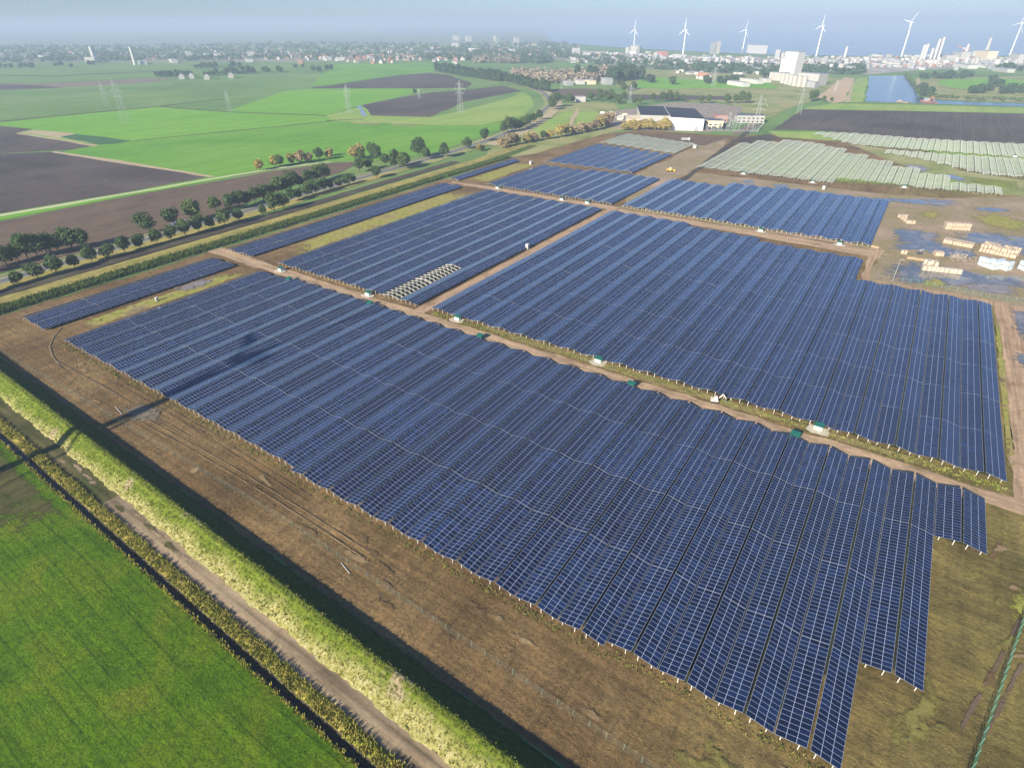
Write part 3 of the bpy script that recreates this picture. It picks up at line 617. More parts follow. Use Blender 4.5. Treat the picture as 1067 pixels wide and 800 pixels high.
for px in ([(955, 240), (980, 241), (975, 252), (958, 254)], [(955, 210), (985, 210), (1000, 214), (980, 216)], [(1000, 292), (1067, 297), (1067, 312), (1020, 306), (985, 299)], [(965, 182), (975, 176), (960, 172), (940, 170), (938, 174)]):
    gp('wet_ground', px, dampsoil, jit=1.5, soft=0.6)
for px in ([(955, 222), (975, 218), (985, 224), (975, 230), (960, 227)], [(996, 222), (1035, 219), (1067, 228), (1100, 238), (1070, 246), (1030, 239), (1012, 233)], [(955, 292), (975, 288), (992, 295), (985, 301), (960, 300)], [(1055, 233), (1067, 232), (1090, 236), (1067, 241)]):
    gp('mossy_patch', px, stripgrass, jit=1.5, soft=0.6)
sheet('weed_strip', [(-60, 157.3), (-10, 157.1), (40, 157.0), (43, 161), (-40, 162), (-140, 163), (-142, 158)], dullweed, jit=0.6, step=5, soft=0.3)
sheet('weed_strip', [(43.5, 163), (45.5, 162), (46, 230), (45, 288), (43.5, 290)], stripgrass, jit=0.5, step=5, soft=0.4)
gp('mossy_patch', [(1040, 632), (1056, 608), (1085, 610), (1085, 655), (1055, 652)], stripgrass, jit=0.8, soft=0.8)
rut = land('trodden_soil', [(0.17, 0.125, 0.07), (0.24, 0.18, 0.11)], 0.3, 1.0, None, 0, 0.5)
ribbon('wheel_rut', [(-258, 70), (-256, 62), (-250, 57), (-235, 54.5), (-215, 54.8)], 0.45, rut, jit=0.2)
ribbon('wheel_rut', [(-232, 56.5), (-200, 57.2), (-150, 57.8)], 0.35, rut, jit=0.2)
for dx in (0, 3.0):
    for k in range(3):
        sheet('wheel_rut', [(33 + dx + k * 3.4, 82 + k * 11), (33.8 + dx + k * 3.4, 82 + k * 11), (38 + dx + k * 3.4, 95 + k * 11), (37 + dx + k * 3.4, 95 + k * 11)], brownsoil, jit=0.2, step=2, soft=0.5)
STEP[0] = 0.0015
rs = random.Random(41)
clay = land('dry_clay', [(0.22, 0.155, 0.08), (0.29, 0.21, 0.115)], 0.3, 0.9, None, 0, 0.6)
darkearth = land('dark_earth', [(0.12, 0.08, 0.04), (0.17, 0.115, 0.055)], 0.3, 0.9, None, 0, 0.6)
sprout = land('sprouting_weeds', [(0.155, 0.145, 0.04), (0.21, 0.185, 0.055)], 0.3, 0.9, None, 0, 0.6)
for i in range(40):
    front = i < 24
    x, y = (rs.uniform(-230, 20), rs.uniform(47, 62)) if front else (rs.uniform(20, 60), rs.uniform(66, 145))
    if not front and y > 84 and x < 40: x += 14
    a_, b_ = (rs.uniform(3, 8), rs.uniform(.6, 1.4)) if i % 3 else (rs.uniform(1.5, 4), rs.uniform(1, 2.5))
    an = rs.gauss(0, .08) if front else rs.uniform(.4, 1.5); c_, s_ = math.cos(an), math.sin(an)
    pts = [(x + math.cos(t) * a_ * c_ - math.sin(t) * b_ * s_, y + math.cos(t) * a_ * s_ + math.sin(t) * b_ * c_) for t in [k * PI / 5 for k in range(10)]]
    sheet('soil_patch', pts, (clay, darkearth)[i % 2] if front else (clay, sprout, darkearth, sprout)[i % 4], jit=.15, step=3, soft=0.85)
for k in range(2):
    y0 = rs.uniform(49, 61); x0 = rs.uniform(-220, -80)
    for dy in (0, 1.7):
        pts = [(x0 + j * 12, y0 + dy + math.sin(j * .35 + k) * 1.2) for j in range(9)]
        sheet('wheel_rut', pts + [(p[0], p[1] + .22) for p in reversed(pts)], darkearth if k % 2 else clay, jit=.08, step=3, soft=0.02)
for q in ([(22, 68), (30, 72), (34, 86), (29, 98), (27, 84), (20, 76)], [(43, 112), (56, 108), (64, 124), (50, 136), (42, 126)], [(44, 82), (56, 84), (60, 100), (49, 102)], [(-10, 52), (12, 50), (16, 58), (-4, 60)]):
    sheet('sprout_patch', q, sprout, jit=0.5, step=3, soft=0.9)
sheet('wet_ground', [(-262, 112), (-249, 112), (-248, 132), (-256, 138), (-262, 128)], dampsoil, jit=0.6, step=3, soft=0.7)
sheet('damp_patch', [(-182, 52), (-168, 51), (-160, 58), (-170, 63), (-184, 61)], land('grey_silt', [(0.15, 0.13, 0.095), (0.20, 0.175, 0.13)], 0.3, 0.8, None, 0, 0.5), jit=0.6, step=3, soft=0.7)
print('park layers up to', LAYER[0]); STEP[0] = 0.003
# ------------------------------------------------------------------ solar rows
PITCH_X, FACE, LO, HI, GAPV, GAPR = 10.07, 4.70, 1.00, 1.88, 0.14, 0.25
SEG, MOD = 21.67, 1.030
X0L, X0R = GAPV, GAPV + FACE                      # slope rising to the right
X1L, X1R = GAPV + FACE + 2 * GAPR, PITCH_X - GAPV # slope falling to the right
_tm, _fm = {}, {}
def slab(mb, xa, za, xb, zb, y0, y1, mi, uv0=None, t=0.045):
    P = [(xa, y0, za), (xb, y0, zb), (xb, y1, zb), (xa, y1, za)]; Q = [(x, y, z - t) for x, y, z in P]
    mb.quad(P, mi, uv0)
    mb.quad([Q[3], Q[2], Q[1], Q[0]], 2)
    for i in range(4):
        j = (i + 1) % 4; mb.quad([Q[i], Q[j], P[j], P[i]], 2)
def table_mesh(nm):
    """panels of one table: two slopes, nm modules long"""
    if nm in _tm: return _tm[nm]
    mb = MB(); L = nm * MOD
    for (xa, za, xb, zb) in ((X0L, LO, X0R, HI), (X1L, HI, X1R, LO)):
        slab(mb, xa, za, xb, zb, 0.03, L - 0.03, 0, [(0, 0), (3, 0), (3, nm), (0, nm)])
        slab(mb, xa, za, xb, zb, 0.0, 0.028, 1); slab(mb, xa, za, xb, zb, L - 0.028, L, 1)
    _tm[nm] = mb.mesh('panel_table', [panelm, alu, darkgrey]); return _tm[nm]
def frame_mesh(nm, bare=0, mat=None):
    """posts, rafters and purlins below a table (bare: a table without modules)"""
    key = (nm, bare)
    if key in _fm: return _fm[key]
    mb = MB(); L = nm * MOD; sp = 2.6; k = max(2, int(round(L / sp)) + 1); w = 0.10 if not bare else 0.12
    for i in range(k):
        y = 0.35 + (L - 0.7) * i / (k - 1)
        for (xa, za, xb, zb) in ((X0L, LO, X0R, HI), (X1L, HI, X1R, LO)):
            d = 0.18
            mb.beam((xa, y, za - d), (xb, y, zb - d), w, 0.12 if not bare else 0.2)
            for t in (0.2, 0.78):
                if i == 0 and not bare: continue
                x = xa + (xb - xa) * t; z = za + (zb - za) * t - d
                mb.box(x - 0.06, x + 0.06, y - 0.06, y + 0.06, -0.6, z)
    n = 2 if not bare else (3 if bare == 1 else 5)
    for (xa, za, xb, zb) in ((X0L, LO, X0R, HI), (X1L, HI, X1R, LO)):
        for j in range(n):
            t = (0.25 + 0.5 * j) if n == 2 else 0.03 + 0.94 * j / (n - 1)
            x = xa + (xb - xa) * t; z = za + (zb - za) * t - 0.09
            if bare == 2: mb.box(x - 0.16, x + 0.16, 0, L, z - 0.05, z + 0.05)
            else: mb.box(x - 0.03, x + 0.03, 0, L, z - 0.05, z + 0.03)
    _fm[key] = mb.mesh('support_frame', mat or galv); return _fm[key]
_post = {}
def post_mesh(h):
    h = round(h, 2)
    if h not in _post:
        mb = MB(); mb.box(-0.075, 0.075, -0.075, 0.075, -0.6, h - 0.2); mb.box(-0.13, 0.13, -0.06, 0.06, h - 0.2, h - 0.1); _post[h] = mb.mesh('post', galv)
    return _post[h]
def wob(x, y): return 0.10 * math.sin(x * 0.045 + y * 0.021) + 0.09 * math.sin(y * 0.05 - x * 0.017 + 1.3) + 0.04 * math.sin(x * 0.31 + y * 0.11)
def solar_row(x, y0, y1, label, group, bare=None, grid=64.85, posts=True, full=0):
    """one tent-shaped row: an Empty at its near end with tables, frames and front posts as parts"""
    row = thing('mounting_frame_row' if full else 'solar_panel_row', label, 'mounting frame' if full else 'solar panels', (x, y0, 0), 0, group)
    cuts = [y0]
    k = math.floor((y0 - grid) / SEG) + 1
    while grid + k * SEG < y1 - 3: cuts.append(grid + k * SEG); k += 1
    cuts.append(y1)
    if len(cuts) > 2 and cuts[1] - cuts[0] < 3: cuts.pop(1)
    rnd = random.Random(int(x * 7 + y0))
    for i in range(len(cuts) - 1):
        nm = max(2, int((cuts[i + 1] - cuts[i] + 0.05) / MOD)); zo = wob(x, cuts[i])
        L = nm * MOD; tilt = (wob(x, cuts[i + 1]) - zo) / L
        isb = full or (bare and bare[0] < cuts[i] + 2 and cuts[i] < bare[1] - 2)
        loc = (0, cuts[i] - y0, zo); rot = (tilt, rnd.uniform(-0.004, 0.004), 0)
        fm = link('support_frame', frame_mesh(nm, full or (1 if isb else 0), frame_green if full else None), row, loc); fm.rotation_euler = rot
        if not isb:
            t = link('panel_table', table_mesh(nm), row, loc); t.rotation_euler = rot
        elif not full:
            fm['label'] = 'bare frame without its panels'
        if i == 0 and posts and not isb:
            for (xa, za, xb, zb) in ((X0L, LO, X0R, HI), (X1L, HI, X1R, LO)):
                for tt in (0.2, 0.78):
                    link('post', post_mesh(za + (zb - za) * tt), row, (xa + (xb - xa) * tt, 0.25, zo))
    return row
def block(xr, n, yr, name, group, bare=None, base='dark blue row of solar panels', full=0, pitch=PITCH_X, grid=64.85, posts=True):
    """n rows counted from the right; yr(k, x) gives near and far end"""
    for k in range(n):
        x = xr - pitch * (k + 1); a, b = yr(k, x + pitch / 2)
        if b - a < 3: continue
        lab = '%s, %s from the right in %s' % (base, ordw(k), name)
        if k == n - 1: lab = '%s, leftmost in %s' % (base, name)
        if k == 0: lab = '%s, rightmost in %s' % (base, name)
        solar_row(x, a, b, lab, group, bare(k) if bare else None, grid, posts, full)
def yA(k, x):
    if k == 0: return 130.0, 151.0
    if k == 1: return 86.6, 151.0
    return 64.85 - max(0, -x - 30) * 0 + (-1.2 if -110 < x < -20 else 0), 151.0 if x > -225 else 148.9
block(38.25, 28, yA, 'the big front array', 'rows of the big front array', base='blue solar row')
block(-259.4, 2, lambda k, x: (64.6, 146.5), 'the strip left of the front array', 'rows of the left strip', base='long blue solar row')
block(-264.2, 2, lambda k, x: (158.5, 332), 'the middle strip beside the reed bank', 'rows of the middle strip', base='very long blue solar row', grid=160)
solar_row(-289.5, 346, 430, 'single blue solar row standing alone beyond the middle strip', 'single row', grid=346)
block(-155.0, 9, lambda k, x: (160.3, 333), 'the array left of the cross road', 'rows left of the cross road', base='blue solar row', bare=lambda k: (160, 200) if k == 1 else None, grid=160.3)
def yB3(k, x):
    if x > -4: return 161.3, 291
    if x > -60: return 161.3, 322
    if x > -100: return 161.3, 327
    return 161.3, 332.5
block(43.0, 19, yB3, 'the array right of the cross road', 'rows right of the cross road', base='blue solar row', grid=161.3)
block(-155.0, 10, lambda k, x: (347, 425 if x < -220 else 430), 'the second left array', 'rows of the second left array', base='shorter blue solar row', grid=347)
block(-181.0, 8, lambda k, x: (439, 523 + (x + 181) * -0.15), 'the third left array', 'rows of the third left array', base='short hazy blue solar row', grid=439)
block(-7.0, 14, lambda k, x: (346.5, 451 if x > -80 else (446 if x > -110 else 434)), 'the array before the yard', 'rows before the yard', base='pale blue solar row', grid=346.5)
def curve(px):
    P = sorted(ground(*p) for p in px); xs = [p[0] for p in P]; ys = [p[1] for p in P]
    return lambda x: float(np.interp(x, xs, ys))
n2 = curve([(731, 175.6), (868.6, 192.5), (870, 192), (874.4, 187), (951.7, 195.3), (957.8, 197.3), (985, 199), (1043, 204.4)])
f2 = curve([(770.8, 150.3), (782, 151), (789.4, 147.8), (808, 149.5), (814.7, 146.6), (853.5, 150.3), (857, 153.5), (876.4, 155.6), (877.5, 160.7), (899.8, 162.7), (900.8, 166.8), (923, 168.8), (931, 170.8), (933.4, 175), (951.7, 176), (953.7, 181), (984, 184), (986, 191), (1043, 197.3)])
block(55.0, 20, lambda k, x: (n2(x), f2(x)), 'the near pale field', 'bare frame rows of the near pale field', base='bare pale frame row', full=2, posts=False, grid=480)
n3 = curve([(852, 141.4), (888.6, 151.5), (962, 157.6), (1045, 163.7), (1067, 164.7), (1150, 170)])
f3 = curve([(852, 138.7), (890.7, 140.3), (951.7, 145.4), (1067, 151.5), (1150, 156)])
block(105.0, 20, lambda k, x: (n3(x), f3(x)), 'the far pale band', 'bare frame rows of the far pale band', base='short bare frame row', full=2, posts=False, grid=560)
n4 = curve([(930.3, 161.7), (963.9, 167.8), (992.4, 175), (1025, 183), (1067, 186), (1150, 193)])
f4 = curve([(929.3, 157.6), (951.7, 159.4), (992.4, 162.9), (1067, 167), (1150, 172)])
block(105.0, 13, lambda k, x: (n4(x), f4(x)), 'the middle pale band', 'bare frame rows of the middle pale band', base='bare frame row', full=2, posts=False, grid=500)
block(-181.0, 8, lambda k, x: (538 - (x + 220) * 0.2, 596 - (x + 220) * 0.25), 'the patch before the warehouse', 'bare frame rows before the warehouse', base='whitish bare frame row', full=2, posts=False, grid=540)

# ------------------------------------------------------------------ trees
def crown_mesh(name, lobes, n, size, mat, seed, shell=0.65):
    """leaf clumps (bent quads) spread through a few overlapping ellipsoids"""
    rnd = random.Random(seed); mb = MB()
    wts = [l[3] * l[4] * l[5] for l in lobes]
    for _ in range(n):
        cx, cy, cz, rx, ry, rz = rnd.choices(lobes, wts)[0]
        while True:
            d = Vector((rnd.gauss(0, 1), rnd.gauss(0, 1), rnd.gauss(0, 1)))
            if d.length > 0.1: d.normalize(); break
        r = shell + (1 - shell) * rnd.random() ** 0.7 if rnd.random() < 0.8 else rnd.random()
        r *= rnd.uniform(0.88, 1.1)
        p = Vector((cx + d.x * rx * r, cy + d.y * ry * r, cz + d.z * rz * r))
        nrm = (d + Vector((rnd.gauss(0, .5), rnd.gauss(0, .5), rnd.gauss(0.2, .5)))).normalized()
        a = nrm.cross(Vector((rnd.gauss(0, 1), rnd.gauss(0, 1), rnd.gauss(0, 1)))).normalized(); b = nrm.cross(a)
        s = size * rnd.uniform(0.6, 1.4); t = s * rnd.uniform(0.6, 1)
        k = nrm * s * 0.25
        mb.quad([p - a * s - k, p - b * t + k * .5, p + a * s - k, p + b * t + k * .5])
    return mb.mesh(name, mat)
def trunk_mesh(h, r, seed, limbs=4):
    rnd = random.Random(seed); mb = MB()
    mb.cyl((0, 0, -0.3), (rnd.uniform(-.2, .2), rnd.uniform(-.2, .2), h * 0.45), r, r * 0.75, 7)
    for i in range(limbs):
        t = 2 * PI * i / limbs + rnd.random(); l = h * 0.35
        mb.cyl((0, 0, h * 0.40), (math.cos(t) * l * 0.6, math.sin(t) * l * 0.6, h * 0.45 + l * 0.8), r * 0.5, r * 0.15, 5)
    return mb.mesh('trunk', bark)
def lobes_round(seed, w, h, base):
    """lobes of a crown w wide, from base to h"""
    rnd = random.Random(seed); L = [(0, 0, (base + h) / 2, w * 0.38, w * 0.38, (h - base) * 0.46)]
    for i in range(5):
        t = 2 * PI * i / 5 + rnd.random(); q = w * 0.24
        L.append((math.cos(t) * q, math.sin(t) * q, base + (h - base) * rnd.uniform(0.3, 0.72), w * rnd.uniform(.2, .28), w * rnd.uniform(.2, .28), (h - base) * rnd.uniform(.2, .32)))
    return L
PROTO = {}
def proto(kind, seed, w, h, base, n, size, mat, tr=0.22):
    PROTO.setdefault(kind, []).append((crown_mesh('crown', lobes_round(seed, w, h, base), n, size, mat, seed), trunk_mesh(h, tr, seed), w, h))
for i in range(4): proto('avenue', 10 + i, 8.2 + i, 10.6 + 0.7 * i, 2.0, 1000, 0.50, leaf_dark if i != 2 else leaf_mid)
for i in range(2): proto('green', 20 + i, 9.5, 12, 2.0, 800, 0.6, leaf_mid)
for i in range(3): proto('gold', 30 + i, 9.5, 10, 1.4, 800, 0.55, leaf_gold)
for i in range(2): proto('rust', 36 + i, 10, 9, 1.0, 700, 0.6, leaf_rust)
for i in range(3): proto('conifer', 40 + i, 9, 14, 1.5, 420, 0.8, leaf_blue)
for i in range(3): proto('far', 50 + i, 13, 13, 1.5, 170, 1.4, leaf_blue, 0.4)
def tree(kind, x, y, s, label, cat='tree', group=None, name='tree', i=0, sz=1.0):
    cr, tk, w, h = PROTO[kind][i % len(PROTO[kind])]
    t = thing(name, label, cat, (x, y, 0), random.uniform(0, 6.28), group); t.scale = (s * random.uniform(.85, 1.15), s * random.uniform(.85, 1.15), s * sz * random.uniform(.85, 1.12))
    link('crown', cr, t); link('trunk', tk, t)
    return t
east = [(-30, 315), (-4, 304), (20, 297), (40, 291), (60, 286), (79, 280), (96, 274), (114, 270), (129, 263.5), (144, 259), (161, 254), (177, 250), (191, 246), (206, 242.5), (219, 239), (232, 235), (244, 230), (268, 223), (277, 219), (287, 216.5), (304, 211), (312, 208), (321, 205.5), (329.5, 203), (338, 200), (345, 198), (353.5, 196), (361, 194), (368.5, 191.5), (392.5, 186)]
for i, p in enumerate(east):
    x, y = ground(*p); x = min(max(x, -324.5), -320.0) if i < 20 else x
    s = random.uniform(0.62, 1.05) if p[0] not in (114, 177, 219) else 0.7
    tree('avenue', x, y, s, 'small dark avenue tree on the park side, %s from the left' % ordw(i), group='avenue trees on the park side', name='avenue_tree', i=i)
west = [(-20, 287), (-5, 280), (8, 277), (20, 273), (30, 271), (40, 268.5), (50, 266), (62, 263.5), (76, 261), (88, 259.5), (155, 244), (181, 236.5), (203, 230), (225, 221), (241, 220), (250, 217), (258, 215), (266, 211.5), (275, 209), (283, 206.5), (291, 203.5), (298, 201), (304, 199), (313, 196), (322, 193), (331, 190), (339, 187.5), (375, 180), (384, 177)]
for i, p in enumerate(west):
    x, y = ground(*p)
    tree('avenue' if i != 12 else 'green', x, y, random.uniform(0.8, 1.25), 'broad dark tree on the field side of the avenue, %s from the left' % ordw(i), group='avenue trees on the field side', name='avenue_tree', i=i + 1)
solo = [(402, 173.5), (412, 175.5), (421, 176.5), (437, 165), (444, 167), (463, 164.5), (487, 156), (461.5, 163.5), (505, 148), (524.5, 139.5), (529, 138.8), (533.5, 138), (537, 137.2), (541, 136.5), (545.5, 134), (550, 131.5), (556, 128.5), (562, 125.5), (575.5, 115), (577, 112.5)]
for i, p in enumerate(solo):
    x, y = ground(*p)
    if i in (5, 7) and i == 7: continue
    tree('avenue', x, y, random.uniform(1.1, 1.35) * (1.25 if i > 17 else 1), 'round dark tree along the bending road, %s from the near end' % ordw(i if i < 7 else i - 1), group='trees where the road bends', name='avenue_tree', i=i)
gold = [(271, 178, 'gold', .9), (287, 174.5, 'gold', .95), (292, 174.5, 'avenue', 1.0), (304, 171.5, 'gold', 1.0), (313, 170.5, 'rust', 1.1), (322, 169.5, 'rust', 1.0), (333, 167.5, 'green', 1.0), (343, 166, 'gold', .8), (343.5, 163, 'rust', .9),
        (370, 166.5, 'gold', 1.3), (375, 165.5, 'gold', 1.5), (377, 167, 'green', .9), (389, 166.5, 'avenue', 1.3), (392, 168, 'avenue', 1.2)]
for i, (px, py, k, s) in enumerate(gold):
    x, y = ground(px, py)
    look = {'gold': 'golden autumn tree', 'rust': 'rusty brown autumn tree', 'green': 'green tree', 'avenue': 'dark green tree'}[k]
    tree(k, x, y, s, '%s at the edge of the bright green field, %s from the left' % (look, ordw(i)), group='trees along the pale field path', name='autumn_tree' if k in ('gold', 'rust') else 'broadleaf_tree', i=i)
hedge = [(499, 158, 'gold', .6), (503, 157, 'rust', .5), (524, 155, 'rust', 1.1), (531, 153, 'rust', 1.2), (538, 151.5, 'gold', .9), (549, 149.5, 'gold', 1.0), (556, 148, 'rust', .9), (566, 146, 'green', .7), (573, 145, 'gold', .8), (583, 143.5, 'gold', 1.1), (590, 142, 'gold', 1.1), (597, 140.5, 'rust', .9), (606, 139, 'rust', 1.0), (613, 137.5, 'rust', 1.1), (620, 136, 'rust', 1.1), (626, 134.5, 'gold', 1.2), (631, 132.5, 'rust', 1.4), (634, 131, 'rust', 1.4)]
for i, (px, py, k, s) in enumerate(hedge):
    x, y = ground(px, py)
    look = {'gold': 'golden autumn tree', 'rust': 'rusty orange autumn tree', 'green': 'pale green bush'}[k]
    tree(k, x, y, s * 1.15, '%s in the hedge behind the third left array, %s from the left' % (look, ordw(i)), group='autumn trees in the hedge', name='autumn_tree', i=i)
for i, px in enumerate((650, 655, 660, 665, 671, 676, 681, 686, 692, 696)):
    x, y = ground(px, 136.2 if px < 690 else 136.6)
    tree('gold', x, y, 1.0 + 0.15 * (i % 3), 'golden tree before the white warehouse wall, %s from the left' % ordw(i), group='golden trees before the warehouse', name='autumn_tree', i=i)
bk = [(680, 107, 1.0), (690, 106.5, 1.2), (697, 106, 1.3), (704, 106, 1.1), (711, 106.5, .9), (730, 108, .8), (738, 108, .9), (757, 108, 1.1), (766, 108, 1.1), (772, 108, 1.2), (778, 108, 1.2), (845, 106, 1.3), (849, 105, 1.2), (858, 106, .7), (866, 106.5, .6)]
for i, (px, py, s) in enumerate(bk):
    x, y = ground(px, py)
    tree('green' if i % 2 else 'avenue', x, y, s * 1.1, 'hazy green tree behind the warehouse and power yard, %s from the left' % ordw(i), group='trees behind the warehouse', name='broadleaf_tree', i=i)
# the dark wood edge where the road bends away
cl = [(455, 75.5), (470, 78), (485, 80.5), (500, 82.5), (512, 84.5), (522, 85.5)]
cl2 = [(520, 84), (535, 88), (550, 92), (562, 95), (572, 96.5)]
cnt = 0
for line, nrow, kk in ((cl, 3, 30), (cl2, 2, 22)):
    for r in range(nrow):
        for i in range(kk):
            u = (i + random.uniform(-.4, .4)) / kk * (len(line) - 1); j = min(len(line) - 2, max(0, int(u))); w = u - j
            px = line[j][0] + (line[j + 1][0] - line[j][0]) * w; py = line[j][1] + (line[j + 1][1] - line[j][1]) * w - r * 1.0
            x, y = ground(px, py)
            tree('conifer', x, y, random.uniform(1.0, 1.5), 'dark green tree in the wood edge by the bending road', group='dark trees of the wood edge', name='conifer_tree', i=cnt); cnt += 1
for i in range(46):
    px = random.uniform(600, 671); py = 84 + (px - 600) * -0.03 + random.uniform(-2.5, 2.0)
    if px < 632 and i % 2: px += 38
    x, y = ground(px, py)
    tree('conifer', x, y, random.uniform(1.3, 2.0), 'dark hazy tree in the clump beside the orange wood', group='dark trees beside the orange wood', name='conifer_tree', i=i)
for i in range(34):
    px, py = random.choice([(625, 100), (618, 105), (650, 92), (655, 95), (645, 104), (662, 108), (640, 107), (590, 106), (600, 108), (635, 103)])
    x, y = ground(px + random.uniform(-8, 8), py + random.uniform(-2, 2))
    tree('green', x, y, random.uniform(.7, 1.2), 'hazy green tree among the yards left of the warehouse', group='trees left of the warehouse', name='broadleaf_tree', i=i)
farpx = [(0, 70.5, 6, 4), (12, 71, 6, 4), (30, 71, 8, 7), (62, 69, 5, 4), (75, 71.5, 1, 1), (95, 68, 5, 5), (170, 80, 9, 12), (180, 80, 9, 12), (192, 79.5, 8, 8), (215, 80, 3, 2), (228, 79, 8, 7), (240, 77, 10, 10), (253, 77, 8, 9), (262, 76, 9, 9), (280, 76, 6, 5), (290, 75.5, 4, 4), (312, 71, 4, 4), (330, 75, 6, 4), (340, 73, 6, 4), (220, 71, 10, 9), (205, 71, 8, 6), (245, 70, 6, 7), (432, 98.5, 1, 1), (678, 86, 3, 7), (700, 88, 2, 6), (738, 87, 3, 5), (750, 87, 6, 6), (762, 86, 9, 8), (770, 85, 8, 5), (800, 81, 6, 6), (960, 94, 5, 8), (965, 100, 5, 8), (972, 82, 16, 14), (990, 82, 14, 12), (1005, 81, 9, 8), (1020, 97, 4, 8), (1015, 98, 5, 8), (1030, 95, 6, 6), (1040, 91, 5, 5), (1050, 98, 7, 6), (1060, 97, 8, 6), (1035, 86, 4, 5), (1050, 74, 14, 8), (1062, 72, 18, 10)]
cnt = 0
for (px, py, sx, n) in farpx:
    for i in range(n):
        x, y = ground(px + random.uniform(-sx, sx), py + random.uniform(-0.7, 0.7))
        if n == 1: lab = 'lone dark tree in the far fields at the left edge' if px < 100 else 'lone dark bush on the far ploughed field'
        elif px < 120: lab = 'dark hazy tree in the clumps at the far left'
        elif px < 345: lab = 'dark hazy tree around the farm in the far fields'
        elif px < 830: lab = 'dark hazy tree around the farmhouses behind the warehouse'
        else: lab = 'hazy tree on the headland beside the canal'
        tree('far', x, y, random.uniform(0.6, 1.15), lab, group=('lone trees ' if n == 1 else 'trees ') + lab.split(' tree ')[-1][:40], name='distant_tree', i=cnt); cnt += 1
def mass(name, label, n, region, size, hgt, mat, seed, q=26):
    """a far wood that reads as one mass: crowns of leaf clumps over an area given by pixels of the photo"""
    rnd = random.Random(seed); mb = MB()
    for _ in range(n):
        px, py = region(rnd); x, y = ground(px, py); h = hgt * rnd.uniform(0.7, 1.3); w = size * rnd.uniform(0.7, 1.3)
        for _ in range(q):
            d = Vector((rnd.gauss(0, 1), rnd.gauss(0, 1), rnd.gauss(0, 1))).normalized()
            p = Vector((x + d.x * w, y + d.y * w, h * 0.55 + d.z * h * 0.42))
            nn = (d + Vector((rnd.gauss(0, .5), rnd.gauss(0, .5), rnd.gauss(0.2, .5)))).normalized(); a = nn.cross(Vector((rnd.random(), rnd.random(), 1.3))).normalized(); b = nn.cross(a)
            s = w * 0.42 * rnd.uniform(0.6, 1.3)
            mb.quad([p - a * s, p - b * s * .8, p + a * s, p + b * s * .8])
    o = mb.build(name, mat); tag(o, label, 'wood', kind='stuff'); return o
def band(pts, up):
    def f(r):
        u = r.random() * (len(pts) - 1); j = int(u); w = u - j
        return pts[j][0] + (pts[j + 1][0] - pts[j][0]) * w, pts[j][1] + (pts[j + 1][1] - pts[j][1]) * w - r.random() * up
    return f
mass('bank_brush', 'low brush and reeds along the curved canal bank', 260, band([(943, 79.5), (949, 86), (954, 93), (958, 98), (966, 101.5), (985, 103.4), (1010, 104.8), (1067, 106.2), (1120, 108)], 2.0), 2.5, 4, leaf_mid, 9, 14)
bare_leaf = foliage('thinning_leaves', (0.15, 0.135, 0.095), (0.24, 0.21, 0.15), (0.32, 0.28, 0.20))
mass('orange_wood', 'orange brown autumn wood behind the curved dark wood edge', 420, band([(535, 86), (560, 88), (590, 88), (612, 87), (635, 82)], 10), 5, 13, bare_leaf, 3, 34)
mass('brown_wood', 'hazy brown wood between the town and the dark trees', 140, band([(493, 66), (520, 66.5), (545, 67)], 5), 6, 13, bare_leaf, 4)
mass('town_trees', 'hazy blue green trees spread through the distant town', 1500, band([(-60, 66), (120, 65), (300, 62), (480, 63), (600, 62)], 17), 9, 11, leaf_blue, 5, 16)
mass('harbour_trees', 'hazy green trees spread between the harbour works', 700, band([(600, 66), (720, 75), (800, 79), (900, 78)], 9), 7, 9, leaf_blue, 6, 16)
mass('wood_edge', 'dark hazy wood edge between the town and the curved wood', 120, band([(440, 62), (480, 63), (560, 67), (575, 65)], 3), 8, 12, leaf_blue, 8, 18)

# ------------------------------------------------------------------ houses of the town, works of the harbour
def house_mesh(w, d, h, rh):
    mw = MB(); mw.box(-w / 2, w / 2, -d / 2, d / 2, -0.3, h)
    mw.quad([(-w / 2, -d / 2, h), (w / 2, -d / 2, h), (w / 2, 0, h + rh - 0.05)][:3]); mw.f.pop(); mw.mi.pop(); mw.v = mw.v[:-3]
    for sx in (-1, 1):
        x = sx * w / 2; mw.quad([(x, -d / 2, h), (x, d / 2, h), (x, 0, h + rh - 0.08)])
    mr = MB(); o = 0.5
    for s in (-1, 1):
        a = [(-w / 2 - o, s * (d / 2 + o), h - 0.25), (w / 2 + o, s * (d / 2 + o), h - 0.25), (w / 2 + o, 0, h + rh), (-w / 2 - o, 0, h + rh)]
        b = [(x, y, z + 0.22) for x, y, z in a]; mr.hexa(a + b if s < 0 else [a[1], a[0], a[3], a[2], b[1], b[0], b[3], b[2]])
    mq = MB(); n = max(2, int(w / 4))
    for s in (-1, 1):
        for i in range(n):
            x = -w / 2 + w * (i + .5) / n
            for z in ((1.0,) if h < 5 else (1.0, 3.8)): mq.box(x - .7, x + .7, s * d / 2 - .04, s * d / 2 + .04, z, z + 1.5)
    return mw, mr, mq
HP = []
for i, (wm, rm, lk) in enumerate(((white, redroof, 'white walled house with a red roof'), (offwhite, darkroof, 'white walled house with a dark roof'), (brick, redroof, 'brick house with a red roof'), (white, orangeroof, 'white walled house with an orange roof'), (brick, darkroof, 'brick house with a dark roof'))):
    mw, mr, mq = house_mesh(11 + 2 * (i % 3), 8.5, 5.5, 4); HP.append((mw.mesh('wall', wm), mr.mesh('roof', rm), mq.mesh('window', glassdark), lk))
